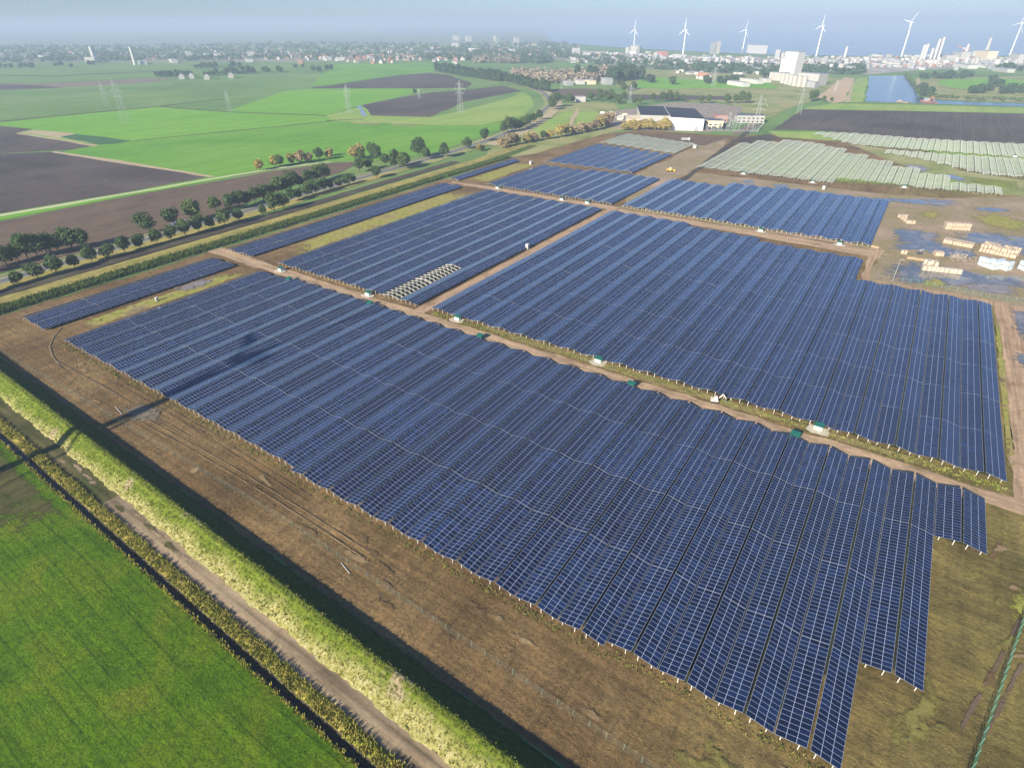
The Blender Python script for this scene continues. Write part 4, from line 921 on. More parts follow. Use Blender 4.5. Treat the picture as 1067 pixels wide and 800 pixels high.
def house(x, y, i, s=1.0, rz=None, label=None, where='in the distant town', group='houses of the distant town'):
    w, r, q, lk = HP[i % len(HP)]
    t = thing('house', label or 'hazy %s %s' % (lk, where), 'house', (x, y, 0), random.uniform(0, 3.14) if rz is None else rz, group + ', ' + lk); t.scale = (s, s, s)
    link('wall', w, t); link('roof', r, t); link('window', q, t); return t
rh = random.Random(11)
for i in range(170):
    px = rh.uniform(-10, 600); top = 49 if px < 300 else 50
    py = top + (rh.random() ** 0.8) * (14 + (3 if 310 < px < 480 else 0)) - (3 if px > 480 else 0)
    x, y = ground(px, py); house(x, y, rh.randrange(5), rh.uniform(0.7, 1.15))
for i in range(50):
    px = rh.uniform(325, 490); py = rh.uniform(57.5, 64.5); x, y = ground(px, py)
    house(x, y, rh.choice((0, 0, 2, 3, 1)), rh.uniform(.7, 1.1), where='along the near edge of the town', group='houses along the near town edge')
def flat_block(name, x, y, w, d, h, rz, wm, label, cat, group=None, rm=None, band_=True):
    t = thing(name, label, cat, (x, y, 0), rz, group)
    m = MB(); m.box(-w / 2, w / 2, -d / 2, d / 2, -0.4, h); m.build('wall', wm, t)
    m = MB(); m.box(-w / 2 - .15, w / 2 + .15, -d / 2 - .15, d / 2 + .15, h + 0.003, h + 0.5); m.build('roof', rm or greyc, t)
    if band_:
        m = MB(); k = max(1, int(h / 3.3)); nx = max(2, int(w / 5))
        for f in range(k):
            for i in range(nx):
                xx = -w / 2 + w * (i + .5) / nx
                for s in (-1, 1): m.box(xx - 1.4, xx + 1.4, s * d / 2 - .05, s * d / 2 + .05, 1.0 + f * 3.3, 2.5 + f * 3.3)
        m.build('window', glassdark, t)
    return t
VIEW = -AZ      # streets of the town face the park roughly
named = [(47, 62.5, 60, 20, 12, white, 'long white building at the far left of the town'), (100, 64, 14, 12, 40, white, 'tall narrow white silo left of the leaning chimney'),
         (98, 65.5, 60, 20, 14, offwhite, 'white works at the foot of the tall narrow silo'), (149, 67, 70, 18, 8, white, 'low white hall right of the leaning chimney'), (181, 65.5, 60, 16, 9, white, 'long low white hall at the near town edge'),
         (198, 61.5, 18, 16, 22, white, 'square white tower block in the left half of town'), (227, 60.5, 34, 16, 14, white, 'white block between tower block and long school'), (262, 60, 90, 22, 18, offwhite, 'long pale building with upper storeys, largest of the left town'),
         (260, 64.5, 60, 18, 8, white, 'bright white low hall below the long pale building'), (216, 60, 20, 14, 12, white, 'small white block right of the tower block'), (341, 63, 36, 20, 10, white, 'white hall at the near edge of the central town'),
         (355, 63.3, 30, 20, 9, white, 'white shed beside the white hall of the central town'), (385, 62, 50, 20, 9, white, 'long white shed right of the white town hall'), (420, 60, 40, 20, 9, offwhite, 'pale low shed before the central trees'),
         (476, 42.5, 90, 18, 28, offwhite, 'left of two long pale apartment blocks on the town skyline'), (488, 43.5, 90, 18, 30, offwhite, 'right of two long pale apartment blocks on the town skyline'), (517, 45.5, 26, 20, 36, offwhite, 'left of two pale tower blocks on the town skyline'), (538, 47, 30, 22, 34, offwhite, 'right of two pale tower blocks on the town skyline'),
         (474, 50, 60, 24, 20, white, 'broad white building below the long apartment blocks'), (600, 58.5, 24, 20, 24, white, 'white block with two towers in the harbour town'), (611, 59.5, 50, 24, 14, offwhite, 'pale hall right of the white block with towers'),
         (493, 54, 50, 20, 12, white, 'white hall in the centre of the town'), (533, 55, 40, 20, 12, white, 'white hall with a flat roof right of the centre')]
for (px, py, w, d, h, m, lab) in named:
    x, y = ground(px, py); flat_block('town_building', x, y, w, d, h, VIEW + random.uniform(-.3, .3) - R((px - 533) * 0.06), m, lab, 'building')
x, y = ground(141, 68); t = thing('chimney', 'tall white leaning looking chimney tower in the left half of the town', 'chimney', (x, y, 0))
m = MB(); m.cyl((0, 0, -.5), (0, 0, 44), 4.2, 3.4, 14); m.build('shaft', white, t); m = MB(); m.cyl((0, 0, 44.02), (0, 0, 46), 3.9, 3.9, 14); m.build('rim', greyc, t)
# harbour works
ri = random.Random(23)
for i in range(210):
    px = ri.uniform(596, 1090); py = ri.uniform(59, 78) if px > 700 else ri.uniform(55, 66)
    if 895 < px < 950 and py > 70: py = ri.uniform(60, 70)
    if px > 950: py = ri.uniform(60, 73)
    if 805 < px < 862 and py > 73: py = ri.uniform(60, 72)
    x, y = ground(px, py); w = ri.uniform(7, 18) if i % 6 else ri.uniform(26, 46); m_ = ri.choice((white, offwhite, offwhite, greyc, greyc, white, greyc))
    lk = {'white_paint': 'white', 'off_white_cladding': 'pale', 'grey_cladding': 'grey'}[m_.name]
    sz = 'long' if w > 25 else 'small'
    flat_block('harbour_shed', x, y, w, ri.uniform(7, 18), ri.uniform(3, 6) if i % 5 else ri.uniform(7, 12), VIEW + ri.uniform(-.25, .6), m_, 'hazy %s %s flat roofed shed among the harbour works' % (sz, lk), 'shed', '%s %s harbour sheds' % (sz, lk), band_=False)
def clutter(name, label, n, xr, yr, mats, seed, big):
    rnd = random.Random(seed); mb = MB()
    for i in range(n):
        px = rnd.uniform(*xr); py = yr(px, rnd); x, y = ground(px, py); w, d, h = rnd.uniform(3, big), rnd.uniform(3, big), rnd.uniform(2, 7); a_ = VIEW + rnd.uniform(-.5, .9); c, s_ = math.cos(a_), math.sin(a_)
        P = [(x + u * w * c - v * d * s_, y + u * w * s_ + v * d * c) for u, v in ((-.5, -.5), (.5, -.5), (.5, .5), (-.5, .5))]
        mb.hexa([(p, q, 0) for p, q in P] + [(p, q, h) for p, q in P], rnd.randrange(len(mats)))
    o = mb.build(name, mats); tag(o, label, 'clutter', kind='stuff'); return o
clutter('harbour_clutter', 'pale speckle of tiny sheds, stacks and vehicles spread over the docks', 900, (590, 1090), lambda px, r: r.uniform(54.5 + max(0, min(6, (px - 590) * .03)), 66 + max(0, min(10, (px - 640) * .1)) if px < 890 else 71), [white, offwhite, greyc, greyc, brick], 61, 12)
clutter('distant_houses', 'pale speckle of tiny houses at the far side of the town', 700, (-20, 610), lambda px, r: r.uniform(49 - max(0, (px - 300) * .012), 60), [white, offwhite, redroof, greyc, darkroof], 62, 11)
def tank(px, py, r, h, mat, label, group=None):
    x, y = ground(px, py); t = thing('storage_tank', label, 'tank', (x, y, 0), 0, group)
    m = MB(); m.cyl((0, 0, -.3), (0, 0, h), r, r, 20); m.build('shell', mat, t, smooth=False)
    m = MB(); m.cyl((0, 0, h + .003), (0, 0, h + r * .22), r * 1.0, r * .15, 20); m.build('roof', offwhite, t)
    m = MB(); m.cyl((0, 0, h + r * .2), (0, 0, h + r * .2 + 1.2), r * .1, r * .1, 8); m.build('vent', greyc, t)
    return t
for i in range(48):
    px = ri.uniform(690, 900) if i % 2 else ri.uniform(950, 1075); py = ri.uniform(60, 75)
    if px > 950: py = ri.uniform(60, 70)
    if 800 < px < 862: py = ri.uniform(60, 70)
    tank(px, py, ri.uniform(4, 9), ri.uniform(6, 18), ri.choice((white, offwhite)), 'small white cylindrical tank among the harbour works', 'tanks of the harbour works')
tank(662, 55, 22, 22, offwhite, 'large pale round tank at the foot of the leftmost wind turbine')
tank(654, 55.5, 9, 18, offwhite, 'smaller pale tank left of the large round tank')
nm2 = [(708, 60, 46, 26, 9, white, 'bright white low hall below the second wind turbine'), (788, 55.5, 76, 40, 26, white, 'big white block below the third wind turbine'), (742, 56.5, 14, 14, 36, greyc, 'pair of grey towers left of the third wind turbine'), (747, 56.5, 12, 12, 40, offwhite, 'tall pale tower beside the grey tower of the harbour'),
       (809, 62, 10, 10, 26, white, 'narrow white tower right of the big white harbour block'), (690, 58, 40, 20, 12, orangep, 'red sided shed between the two left wind turbines'), (962, 66, 70, 26, 10, white, 'long white quay shed right of the canal'), (1000, 62, 50, 26, 20, offwhite, 'pale works under the crane on the right'),
       (1026, 63, 60, 26, 24, cream, 'cream works below the leaning stack on the right'), (985, 63, 60, 30, 14, offwhite, 'pale works between white stacks and crane'), (1005, 71, 70, 22, 8, white, 'low white shed behind the headland trees'), (1045, 75, 60, 16, 7, offwhite, 'low pale shed at the far right behind trees'), (1060, 64, 44, 24, 18, offwhite, 'pale hall under the rightmost wind turbine')]
for (px, py, w, d, h, m, lab) in nm2:
    x, y = ground(px, py); flat_block('harbour_building', x, y, w, d, h, VIEW - R((px - 533) * 0.06), m, lab, 'building', band_=False)
for i, (px, py, h) in enumerate(((958, 66, 44), (961, 66, 46), (968, 65, 34), (972, 64.5, 56), (976, 64, 60), (880, 60, 30), (1004, 62, 40))):
    x, y = ground(px, py); t = thing('stack', 'white industrial stack beside the canal mouth, %s from the left' % ordw(i), 'stack', (x, y, 0), 0, 'white stacks of the harbour')
    m = MB(); m.cyl((0, 0, 0), (0, 0, h), 4.4, 3.6, 12); m.build('shaft', white, t); m = MB(); m.cyl((0, 0, h + .01), (0, 0, h + 1.5), 4, 4, 12); m.build('rim', greyc, t)
x, y = ground(1025.8, 59); t = thing('stack', 'tall pale stack between the crane works and rightmost turbine', 'stack', (x, y, 0))
m = MB(); m.cyl((0, 0, 0), (0, 0, 52), 7, 4.4, 14); m.build('shaft', offwhite, t); m = MB(); m.cyl((0, 0, 52.02), (0, 0, 60), 1.4, .8, 8); m.build('mast', greyc, t)
# red and white lattice crane
x, y = ground(1002, 61); t = thing('harbour_crane', 'red lattice crane on the docks beside the pale works', 'crane', (x, y, 0), VIEW)
m = MB()
for sx in (-1, 1):
    for sy in (-1, 1): m.beam((sx * 7, sy * 6, 0), (sx * 3, sy * 3, 24), 1.6)
m.build('gantry', orangep, t); m = MB(); m.beam((-22, 0, 30), (20, 0, 24), 1.8, 2.4); m.build('boom', orangep, t); m = MB(); m.box(-4, 4, -4, 4, 24.02, 29); m.build('cab', white, t)
# dredger on the canal
x, y = ground(967, 107); t = thing('dredger', 'low red and blue dredger with a raised boom on the canal bend', 'boat', (x, y, 0), VIEW + R(-20))
m = MB(); m.hexa([(-12, -3.5, -.2), (12, -3.5, -.2), (14, 3.5, -.2), (-12, 3.5, -.2), (-13, -4, 1.6), (14, -4, 1.6), (15, 4, 1.6), (-13, 4, 1.6)]); m.build('hull', orangep, t)
m = MB(); m.box(-8, -2, -2.5, 2.5, 1.603, 5.5); m.build('cabin', greyc, t); m = MB(); m.beam((1, 0, 1.6), (6, 0, 9), 1.0); m.beam((6, 0, 9), (12, 0, 3), .8); m.build('boom', orangep, t)
x, y = ground(941, 107); t = thing('barge', 'low brown barge on the canal left of the dredger', 'boat', (x, y, 0), VIEW)
m = MB(); m.hexa([(-9, -2.5, -.2), (9, -2.5, -.2), (9, 2.5, -.2), (-9, 2.5, -.2), (-10, -3, 1.2), (10, -3, 1.2), (10, 3, 1.2), (-10, 3, 1.2)]); m.build('hull', wood, t); m = MB(); m.box(-7, -3, -1.8, 1.8, 1.203, 3.2); m.build('cabin', greyc, t)

# white grain silo tower with its works
brightw = plain('bright_white_cladding', (0.60, 0.59, 0.57), 0.55, 0, 0.03, 0.1)
x, y = ground(822, 81); rz = VIEW + R(8)
t = thing('silo_tower', 'tall white stepped silo tower standing among tanks in the fields', 'silo', (x, y, 0), rz)
m = MB(); m.box(-18, 18, -12, 12, -.4, 35); m.build('lower_tower', brightw, t); m = MB(); m.box(-12.5, 18, -11, 11, 35.003, 47); m.build('upper_tower', brightw, t); m = MB(); m.box(-12.9, 18.4, -11.4, 11.4, 47.003, 47.6); m.build('roof', greyc, t)
for (px, py, w, d, h, m_, lab) in ((811, 84, 30, 22, 14, offwhite, 'pale shed on the left of the white silo tower'), (845, 88, 44, 26, 18, offwhite, 'large pale hall on the right of the white silo tower'), (830, 88, 34, 14, 8, greyc, 'grey shed at the foot of the white silo tower'), (843, 91, 30, 12, 9, greyc, 'grey low shed before the large pale hall')):
    x, y = ground(px, py); flat_block('works_shed', x, y, w, d, h, rz, m_, lab, 'shed', band_=False)
for i, (px, py) in enumerate(((815, 87), (819, 88), (823, 89), (827, 90), (832, 90.5), (837, 91), (836, 86), (840, 86.5))):
    tank(px, py, 4.6, 17, ri.choice((white, offwhite)), 'white upright silo at the foot of the white tower, %s from the left' % ordw(i), 'silos at the foot of the white tower')
# farmhouses behind the warehouse
x, y = ground(733, 83); house(x, y, 3, 1.0, VIEW, 'wide farmhouse with an orange roof beside dark trees', group='farmhouse').scale = (2.8, 1.7, 1.25)
for (px, py, w, lab) in ((769, 89.5, 52, 'long white roofed barn right of the farmhouse trees'), (782, 86.5, 60, 'second white barn behind the long white roofed barn'), (632, 88, 26, 'grey house before the orange wood'), (603, 87.5, 30, 'low white shed at the left edge of the wood yard'), (614, 87.5, 34, 'cream low shed in the middle of the wood yard'), (592, 89, 20, 'small grey shed before the dark clump'), (604, 106, 12, 'small white cottage in the hedge by the path'), (797, 86, 20, 'small brown hut on the field edge')):
    x, y = ground(px, py); flat_block('farm_building', x, y, w, 14, 6.5 if px != 632 else 10, VIEW - R(8), greyc if 'grey' in lab else (cream if 'cream' in lab else white), lab, 'building', band_=False, rm=offwhite)
for (px, py, lab) in ((190, 82.5, 'white'), (200, 82, 'second white'), (241, 81.5, 'rightmost white'), (216, 83, 'dark roofed')):
    x, y = ground(px, py); house(x, y, 1, 1.3, VIEW, '%s farmhouse among the dark trees of the far fields' % lab, group='farmhouses in the far fields')

# ------------------------------------------------------------------ warehouse and power yard
a = np.array(ground(666, 134.6)); b = np.array(ground(731.5, 135.8)); e = (b - a) / np.hypot(*(b - a)); nn = np.array([-e[1], e[0]])
rzw = math.atan2(e[1], e[0]); Lw = float(np.hypot(*(b - a)))
wh = thing('warehouse', 'big white warehouse with a dark panelled roof beside the power yard', 'warehouse', (a[0], a[1], 0), rzw)
D = 78; Lm = Lw * 0.46
m = MB()
m.hexa([(0, 0, -.4), (Lm, 0, -.4), (Lm, D, -.4), (0, D, -.4), (0, 0, 14.3), (Lm, 0, 13.9), (Lm, D, 13.9), (0, D, 14.3)]); m.build('left_hall', offwhite, wh)
m = MB(); m.hexa([(Lm + .01, -5, -.4), (Lw, -5, -.4), (Lw, D, -.4), (Lm + .01, D, -.4), (Lm + .01, -5, 13.2), (Lw, -5, 11.8), (Lw, D, 11.8), (Lm + .01, D, 13.2)]); m.build('right_hall', plain('white_hall_cladding', (0.80, 0.79, 0.77), 0.55, 0, 0.03, 0.1), wh)
def roofslab(x0, x1, y0, z0, z1, nm):
    m = MB(); m.hexa([(x0, y0 - .5, z0 + .02), (x1, y0 - .5, z1 + .02), (x1, D + .5, z1 + .02), (x0, D + .5, z0 + .02), (x0, y0 - .5, z0 + .5), (x1, y0 - .5, z1 + .5), (x1, D + .5, z1 + .5), (x0, D + .5, z0 + .5)])
    return m.build(nm, darkpan, wh)
darkpan = plain('roof_panels', (0.035, 0.04, 0.05), 0.7, 0, 0.3, 0.2, 0.2)
roofslab(-.4, Lm - .5, 0, 14.3, 13.9, 'roof'); roofslab(Lm + .3, Lw + .4, -5, 13.2, 11.8, 'roof')
m = MB(); m.box(Lm - .3, Lm + .2, -4.9, D, 13.3, 14.6); m.build('gutter', white, wh)
m = MB(); m.box(Lw - 9, Lw - 5, -5.06, -4.99, 0, 4.2); m.build('door', greyc, wh)
m = MB(); m.box(-14, -.02, 4, 40, -.4, 9); m.build('side_annex', cream, wh)
m = MB(); m.box(Lw + .01, Lw + 1.5, 0, D - 5, 1, 9); m.build('wall_duct', darkgrey, wh)
def loc(u, v): q = a + e * u + nn * v; return (float(q[0]), float(q[1]), 0)
for i, (u, v, w, d, h, m_, lab) in enumerate(((Lw + 14, 12, 16, 14, 9, cream, 'cream plant house right of the warehouse'), (Lw + 10, 34, 14, 12, 7, greyc, 'grey plant house behind the cream plant house'), (Lw + 30, 70, 15, 9, 6, brick, 'red roofed plant house at the back of the power yard'), (Lw + 62, 66, 30, 14, 8, offwhite, 'pale gabled hall at the right end of the power yard'))):
    x, y, _ = loc(u, v); flat_block('plant_house', x, y, w, d, h, rzw, m_, lab, 'building', rm=orangep if 'red' in lab else darkgrey)
rp = random.Random(5)
def transformer(u, v, i):
    x, y, _ = loc(u, v); t = thing('transformer', 'grey power transformer with bushings beside the warehouse, %s from the front' % ordw(i), 'transformer', (x, y, 0), rzw, 'transformers of the power yard')
    m = MB(); m.box(-2, 2, -1.5, 1.5, 0, 4); m.build('tank', darkgrey, t)
    for k in range(3): m = MB(); m.cyl((-1.2 + k * 1.2, 0, 4.003), (-1.2 + k * 1.2, 0, 6.2), .25, .15, 6); m.build('bushing', offwhite, t)
    m = MB()
    for k in range(5): m.box(-2 + k * .9, -1.7 + k * .9 + .2, 1.52, 2.4, .4, 3.4)
    m.build('radiator', greyc, t)
for i in range(8): transformer(Lw + 5 + (i % 4) * 7, -1 + (i // 4) * 22 , i)
gp_m = MB()
def portal(u, v, i, h=11, w=9):
    x, y, _ = loc(u, v); t = thing('switch_gantry', 'grey steel switchgear gantry in the power yard, %s of its rows' % ordw(i), 'gantry', (x, y, 0), rzw + (PI / 2 if i % 2 else 0), 'gantries of the power yard')
    for s in (-1, 1):
        m = MB(); m.beam((s * w / 2, 0, 0), (s * w / 2, 0, h), .32); m.beam((s * w / 2 - .8, 0, 0), (s * w / 2, 0, h), .16); m.build('leg', greyc, t)
    m = MB(); m.beam((-w / 2, 0, h), (w / 2, 0, h), .25, .28); m.build('crossbeam', greyc, t)
    m = MB()
    for k in range(3): m.cyl((-w / 3 + k * w / 3, 0, h - 2), (-w / 3 + k * w / 3, 0, h - .42), .16, .16, 6)
    m.build('insulators', offwhite, t)
for i in range(11): portal(Lw + 24 + (i % 4) * 10, 4 + (i // 4) * 17 + rp.uniform(-3, 3), i, rp.uniform(8, 14))
fy = thing('yard_fence', 'grey palisade fence around the power yard', 'fence', loc(Lw + 4, -6), rzw)
m = MB(); m.beam((0, 0, .4), (52, 0, .4), .08); m.beam((0, 0, 1.8), (52, 0, 1.8), .08); m.beam((52, 0, .4), (74, 66, .4), .08); m.beam((52, 0, 1.8), (74, 66, 1.8), .08)
for k in range(100): m.box(k * .52, k * .52 + .12, -.04, .04, 0.05, 2.1)
for k in range(100): m.box(52 + k * .22, 52 + k * .22 + .1, k * .66, k * .66 + .1, 0.05, 2.1)
m.build('palings', greyc, fy)
gp('yard_gravel', [(640, 116), (700, 107), (745, 108), (775, 112), (770, 122), (740, 138), (664, 136.5), (630, 132), (628, 120)], rubble, jit=1.0)
for i in range(26):
    px, py = rp.uniform(622, 662), rp.uniform(118, 127); x, y = ground(px, py)
    if i % 3 == 0:
        t = thing('rubble_heap', 'low grey rubble heap on the lot left of the warehouse', 'rubble heap', (x, y, 0), rp.uniform(0, 3), 'rubble heaps left of the warehouse')
        m = MB(); r_ = rp.uniform(2, 4); k0 = 9
        m.v = [(0, 0, r_ * .6)] + [(math.cos(k * .7) * r_ * rp.uniform(.8, 1.2), math.sin(k * .7) * r_ * rp.uniform(.8, 1.2), -.1) for k in range(k0)]
        m.f = [(0, 1 + k, 1 + (k + 1) % k0) for k in range(k0)]; m.mi = [0] * k0; m.build('heap', rubble, t)
    else:
        t = thing('site_container', 'pale storage container on the lot left of the warehouse', 'container', (x, y, 0), rp.uniform(-.3, .3) + rzw, 'storage containers left of the warehouse')
        m = MB(); m.box(-3, 3, -1.2, 1.2, 0, 2.5); m.build('body', rp.choice((white, offwhite, greyc, cream)), t); m = MB(); m.box(3.002, 3.06, -1.1, 1.1, .1, 2.4); m.build('door', greyc, t)

# ------------------------------------------------------------------ pylons and wind turbines
def pylon(px, py, h, rz, label):
    x, y = ground(px, py); t = thing('power_pylon', label, 'pylon', (x, y, 0), rz, 'lattice power pylons')
    b_ = h * 0.085; wz = lambda z: b_ * (1 - z / h) ** 1.0 * 1.0 + 0.35
    m = MB(); lv = [0, .22, .40, .55, .68, .80, .90, 1.0]; th = (0.08 + h * 0.0022) * (.6 if px < 300 or 750 < px < 860 else .9)
    for i in range(len(lv) - 1):
        z0, z1 = lv[i] * h, lv[i + 1] * h; w0, w1 = wz(z0), wz(z1)
        c0 = [(-w0, -w0, z0), (w0, -w0, z0), (w0, w0, z0), (-w0, w0, z0)]; c1 = [(-w1, -w1, z1), (w1, -w1, z1), (w1, w1, z1), (-w1, w1, z1)]
        for k in range(4):
            m.beam(c0[k], c1[k], th); m.beam(c0[k], c1[(k + 1) % 4], th * .6); m.beam(c0[(k + 1) % 4], c1[k], th * .6)
            m.beam(c1[k], c1[(k + 1) % 4], th * .6)
    m.build('lattice_mast', pylonm, t)
    for f, wd in ((.62, .17), (.75, .22), (.88, .15)):
        m = MB()
        for s in (-1, 1):
            for yy in (-1, 1):
                m.beam((s * wz(f * h), yy * .4, f * h), (s * wd * h, 0, f * h), th * .8); m.beam((s * wz(f * h), yy * .4, f * h + h * .045), (s * wd * h, 0, f * h), th * .6)
            m.cyl((s * wd * h * .97, 0, f * h - h * .05), (s * wd * h * .97, 0, f * h), .16, .16, 5)
        m.build('crossarm', pylonm, t)
    return t
pylonm = plain('weathered_zinc', (0.40, 0.42, 0.43), 0.6, 0.2, 0.06)
for (px, py, h, lab) in ((132, 130, 48, 'large grey lattice pylon in the bright field at the left'), (240, 117.5, 26, 'grey lattice pylon in the middle of the left fields'), (364, 118, 33, 'grey lattice pylon left of the narrow pond'), (480, 118, 38, 'grey lattice pylon before the right ploughed field'), (437, 103, 14, 'small pylon behind the lone dark bush'), (656, 107.5, 24, 'grey pylon left of the warehouse roof'), (743, 90.5, 31, 'thin pylon beside the orange roofed farmhouse'), (786, 138, 36, 'thin pylon at the corner of the power yard'), (870, 96, 18, 'short pylon beside the pink sandy field'), (832, 119, 30, 'thin pylon at the corner of the right ploughed field'), (585, 93, 16, 'small pylon beside the wood yard'), (112, 111, 30, 'faint thin pylon behind the large left pylon')):
    pylon(px, py, h, VIEW + R(35), lab)
turbm = plain('turbine_white', (0.82, 0.82, 0.81), 0.4, 0, 0.02)
def turbine(x, y, hub, blade_l, rot, yaw, label):
    t = thing('wind_turbine', label, 'wind turbine', (x, y, 0), yaw, 'white wind turbines')
    m = MB(); m.cyl((0, 0, -.5), (0, 0, hub - 1.4), 2.3, 1.3, 18); m.build('tower', turbm, t, smooth=False)
    m = MB(); m.hexa([(-1.6, -4, hub - 1.4), (1.6, -4, hub - 1.4), (1.4, 5.5, hub - 1.2), (-1.4, 5.5, hub - 1.2), (-1.6, -4, hub + 1.8), (1.6, -4, hub + 1.8), (1.2, 5.5, hub + 1.6), (-1.2, 5.5, hub + 1.6)]); m.build('nacelle', turbm, t)
    ro = link('rotor', None, t, (0, -4.8, hub)); ro.rotation_euler = (0, rot, 0)
    m = MB(); m.cyl((0, .78, 0), (0, -1.2, 0), 1.5, .9, 14); hubm = m.mesh('hub', turbm); link('hub', hubm, ro)
    m = MB(); prof = [(0.9, .5), (2.5, .7), (blade_l * .2, 1.7), (blade_l * .55, 1.05), (blade_l * .85, .6), (blade_l, .15)]
    for i in range(len(prof) - 1):
        (z0, c0), (z1, c1) = prof[i], prof[i + 1]; t0, t1 = .32 * c0 + .1, .32 * c1 + .05
        m.hexa([(-c0 * .6, -t0 / 2, z0), (c0 * 1.2, -t0 / 4, z0), (c0 * 1.2, t0 / 4, z0), (-c0 * .6, t0 / 2, z0), (-c1 * .6, -t1 / 2, z1), (c1 * 1.2, -t1 / 4, z1), (c1 * 1.2, t1 / 4, z1), (-c1 * .6, t1 / 2, z1)])
    bm = m.mesh('blade', turbm)
    for k in range(3):
        bl = link('blade', bm, ro); bl.rotation_euler = (0, 2 * PI * k / 3, 0)
    return t
for (px, py, hub, bl, rot, lab) in ((660, 53, 73, 36, R(5), 'white wind turbine above the large round tank'), (711, 60, 78, 33, R(0), 'white wind turbine left of the grey tower pair'), (774, 51.5, 70, 40, R(15), 'white wind turbine beside the big white block'), (850, 60, 88, 32, R(8), 'white wind turbine right of the white silo tower'), (939, 59.5, 96, 40, R(42), 'white wind turbine above the canal mouth with spread blades'), (1052, 58, 93, 44, R(18), 'white wind turbine at the right edge of the view')):
    x, y = ground(px, py); turbine(x, y, hub, bl, rot, VIEW - R((px - 533) * .085) + R(18), lab)
turbine(-188, -95, 90, 37, R(22), R(-60), 'white wind turbine south of the park casting the long shadow')

# ------------------------------------------------------------------ kiosks, machine, cabinets on the site roads
def kiosk(x, y, pad, label, rz=0):
    if pad: sheet('gravel_pad', [(x - 3.0, y - 1.8), (x - 1.2, y - 3.0), (x + 2.4, y - 2.6), (x + 3.2, y - 0.8), (x + 2.4, y + 1.4), (x - 2.4, y + 1.4)], concrete, jit=0.3, step=0.8)
    t = thing('transformer_kiosk', label, 'kiosk', (x, y, 0), rz, 'green roofed transformer kiosks'); t.scale = (.8, .8, .8)
    m = MB(); m.box(-1.5, 1.5, -1.1, 1.1, 0, .25); m.build('plinth', concrete, t)
    m = MB(); m.box(-1.4, 1.4, -1.0, 1.0, .253, 2.0); m.build('body', palegreen if pad else teal, t)
    m = MB(); m.hexa([(-1.6, -1.2, 2.003), (1.6, -1.2, 2.003), (1.6, 1.2, 2.003), (-1.6, 1.2, 2.003), (-1.6, -1.2, 2.12), (1.6, -1.2, 2.12), (1.6, 1.2, 2.55), (-1.6, 1.2, 2.55)]); m.build('roof', teal, t)
    for s in (-1, 1):
        m = MB(); m.box(s * .7 - .6, s * .7 + .6, -1.05, -1.002, .4, 1.85); d = m.build('door', white if pad else teal, t); m = MB(); m.box(s * .15 - .04, s * .15 + .04, -1.09, -1.052, 1.0, 1.3); m.build('handle', darkgrey, d)
for (px, py, lab) in ((623.6, 377.5, 'green roofed kiosk on a pale pad before the middle of the right array'), (852, 447.5, 'green roofed kiosk on a pale pad near the right end of the road'), (477, 333.5, 'green roofed kiosk on a pale pad right of the crossroads'), (384, 308, 'green roofed kiosk on a pale pad before the left array'), (293, 282.5, 'green roofed kiosk on a pale pad at the far left of the road')):
    x, y = ground(px, py); kiosk(x, y, True, lab)
for (px, py, lab) in ((656, 401.5, 'teal kiosk half hidden behind the front array, below the middle pad'), (828, 454.5, 'teal kiosk half hidden behind the front array near its right end'), (498, 351, 'teal kiosk half hidden behind the front array near the crossroads'), (298.5, 291, 'teal kiosk half hidden behind the front array at its left end'), (383, 316.5, 'teal kiosk half hidden behind the front array before the left pad')):
    x, y = ground(px, py, 1.5); kiosk(x, y + 1.3, False, lab)
for i, (px, py, lab) in enumerate(((518.6, 197, 'white kiosk at the left end of the far road'), (585.5, 209, 'white kiosk near the middle of the far road'), (612, 212.5, 'white kiosk at the right end of the far road'), (792.5, 241.5, 'white kiosk before the left half of the array before the yard'), (874.5, 255.5, 'white kiosk before the right half of the array before the yard'), (774.5, 182, 'white kiosk before the left pale frame rows'), (846.5, 191, 'white kiosk before the middle of the pale frame rows'), (942, 196, 'white kiosk before the right pale frame rows'), (1057, 164, 'white kiosk between the two far pale bands'))):
    x, y = ground(px, py); kiosk(x, y, True, lab)
# small tracked loader by the middle road
x, y = ground(744.5, 419); t = thing('mini_excavator', 'small beige tracked excavator parked before the right array', 'excavator', (x, y, 0), R(20))
for s in (-1, 1):
    m = MB(); pts = [(-1.3, .35), (-1.0, .05), (1.0, .05), (1.3, .35), (1.0, .68), (-1.0, .68)]
    n = len(m.v); m.v += [(px_, s * .75 - .22, z) for px_, z in pts] + [(px_, s * .75 + .22, z) for px_, z in pts]
    m.f += [tuple(range(6))[::-1], tuple(range(6, 12))] + [(k, (k + 1) % 6, 6 + (k + 1) % 6, 6 + k) for k in range(6)]; m.mi += [0] * 8; m.build('track', black, t)
m = MB(); m.box(-1.3, .9, -.8, .8, .7, 1.35); m.build('body', beigep, t)
m = MB(); m.hexa([(-.5, -.75, 1.353), (.7, -.75, 1.353), (.7, .1, 1.353), (-.5, .1, 1.353), (-.4, -.7, 2.5), (.5, -.7, 2.5), (.5, .05, 2.5), (-.4, .05, 2.5)]); cb_ = m.build('cab', white, t); m = MB(); m.box(.62, .72, -.65, 0, 1.5, 2.3); m.build('window', glassdark, cb_)
m = MB(); m.beam((.8, .45, 1.2), (2.2, .45, 2.9), .28, .35); m.beam((2.2, .45, 2.9), (3.2, .45, 1.5), .22, .28); m.build('boom', beigep, t)
m = MB(); m.hexa([(2.9, .1, .9), (3.5, .1, .8), (3.5, .8, .8), (2.9, .8, .9), (3.0, .1, 1.5), (3.4, .1, 1.5), (3.4, .8, 1.5), (3.0, .8, 1.5)]); m.build('bucket', darkgrey, t)
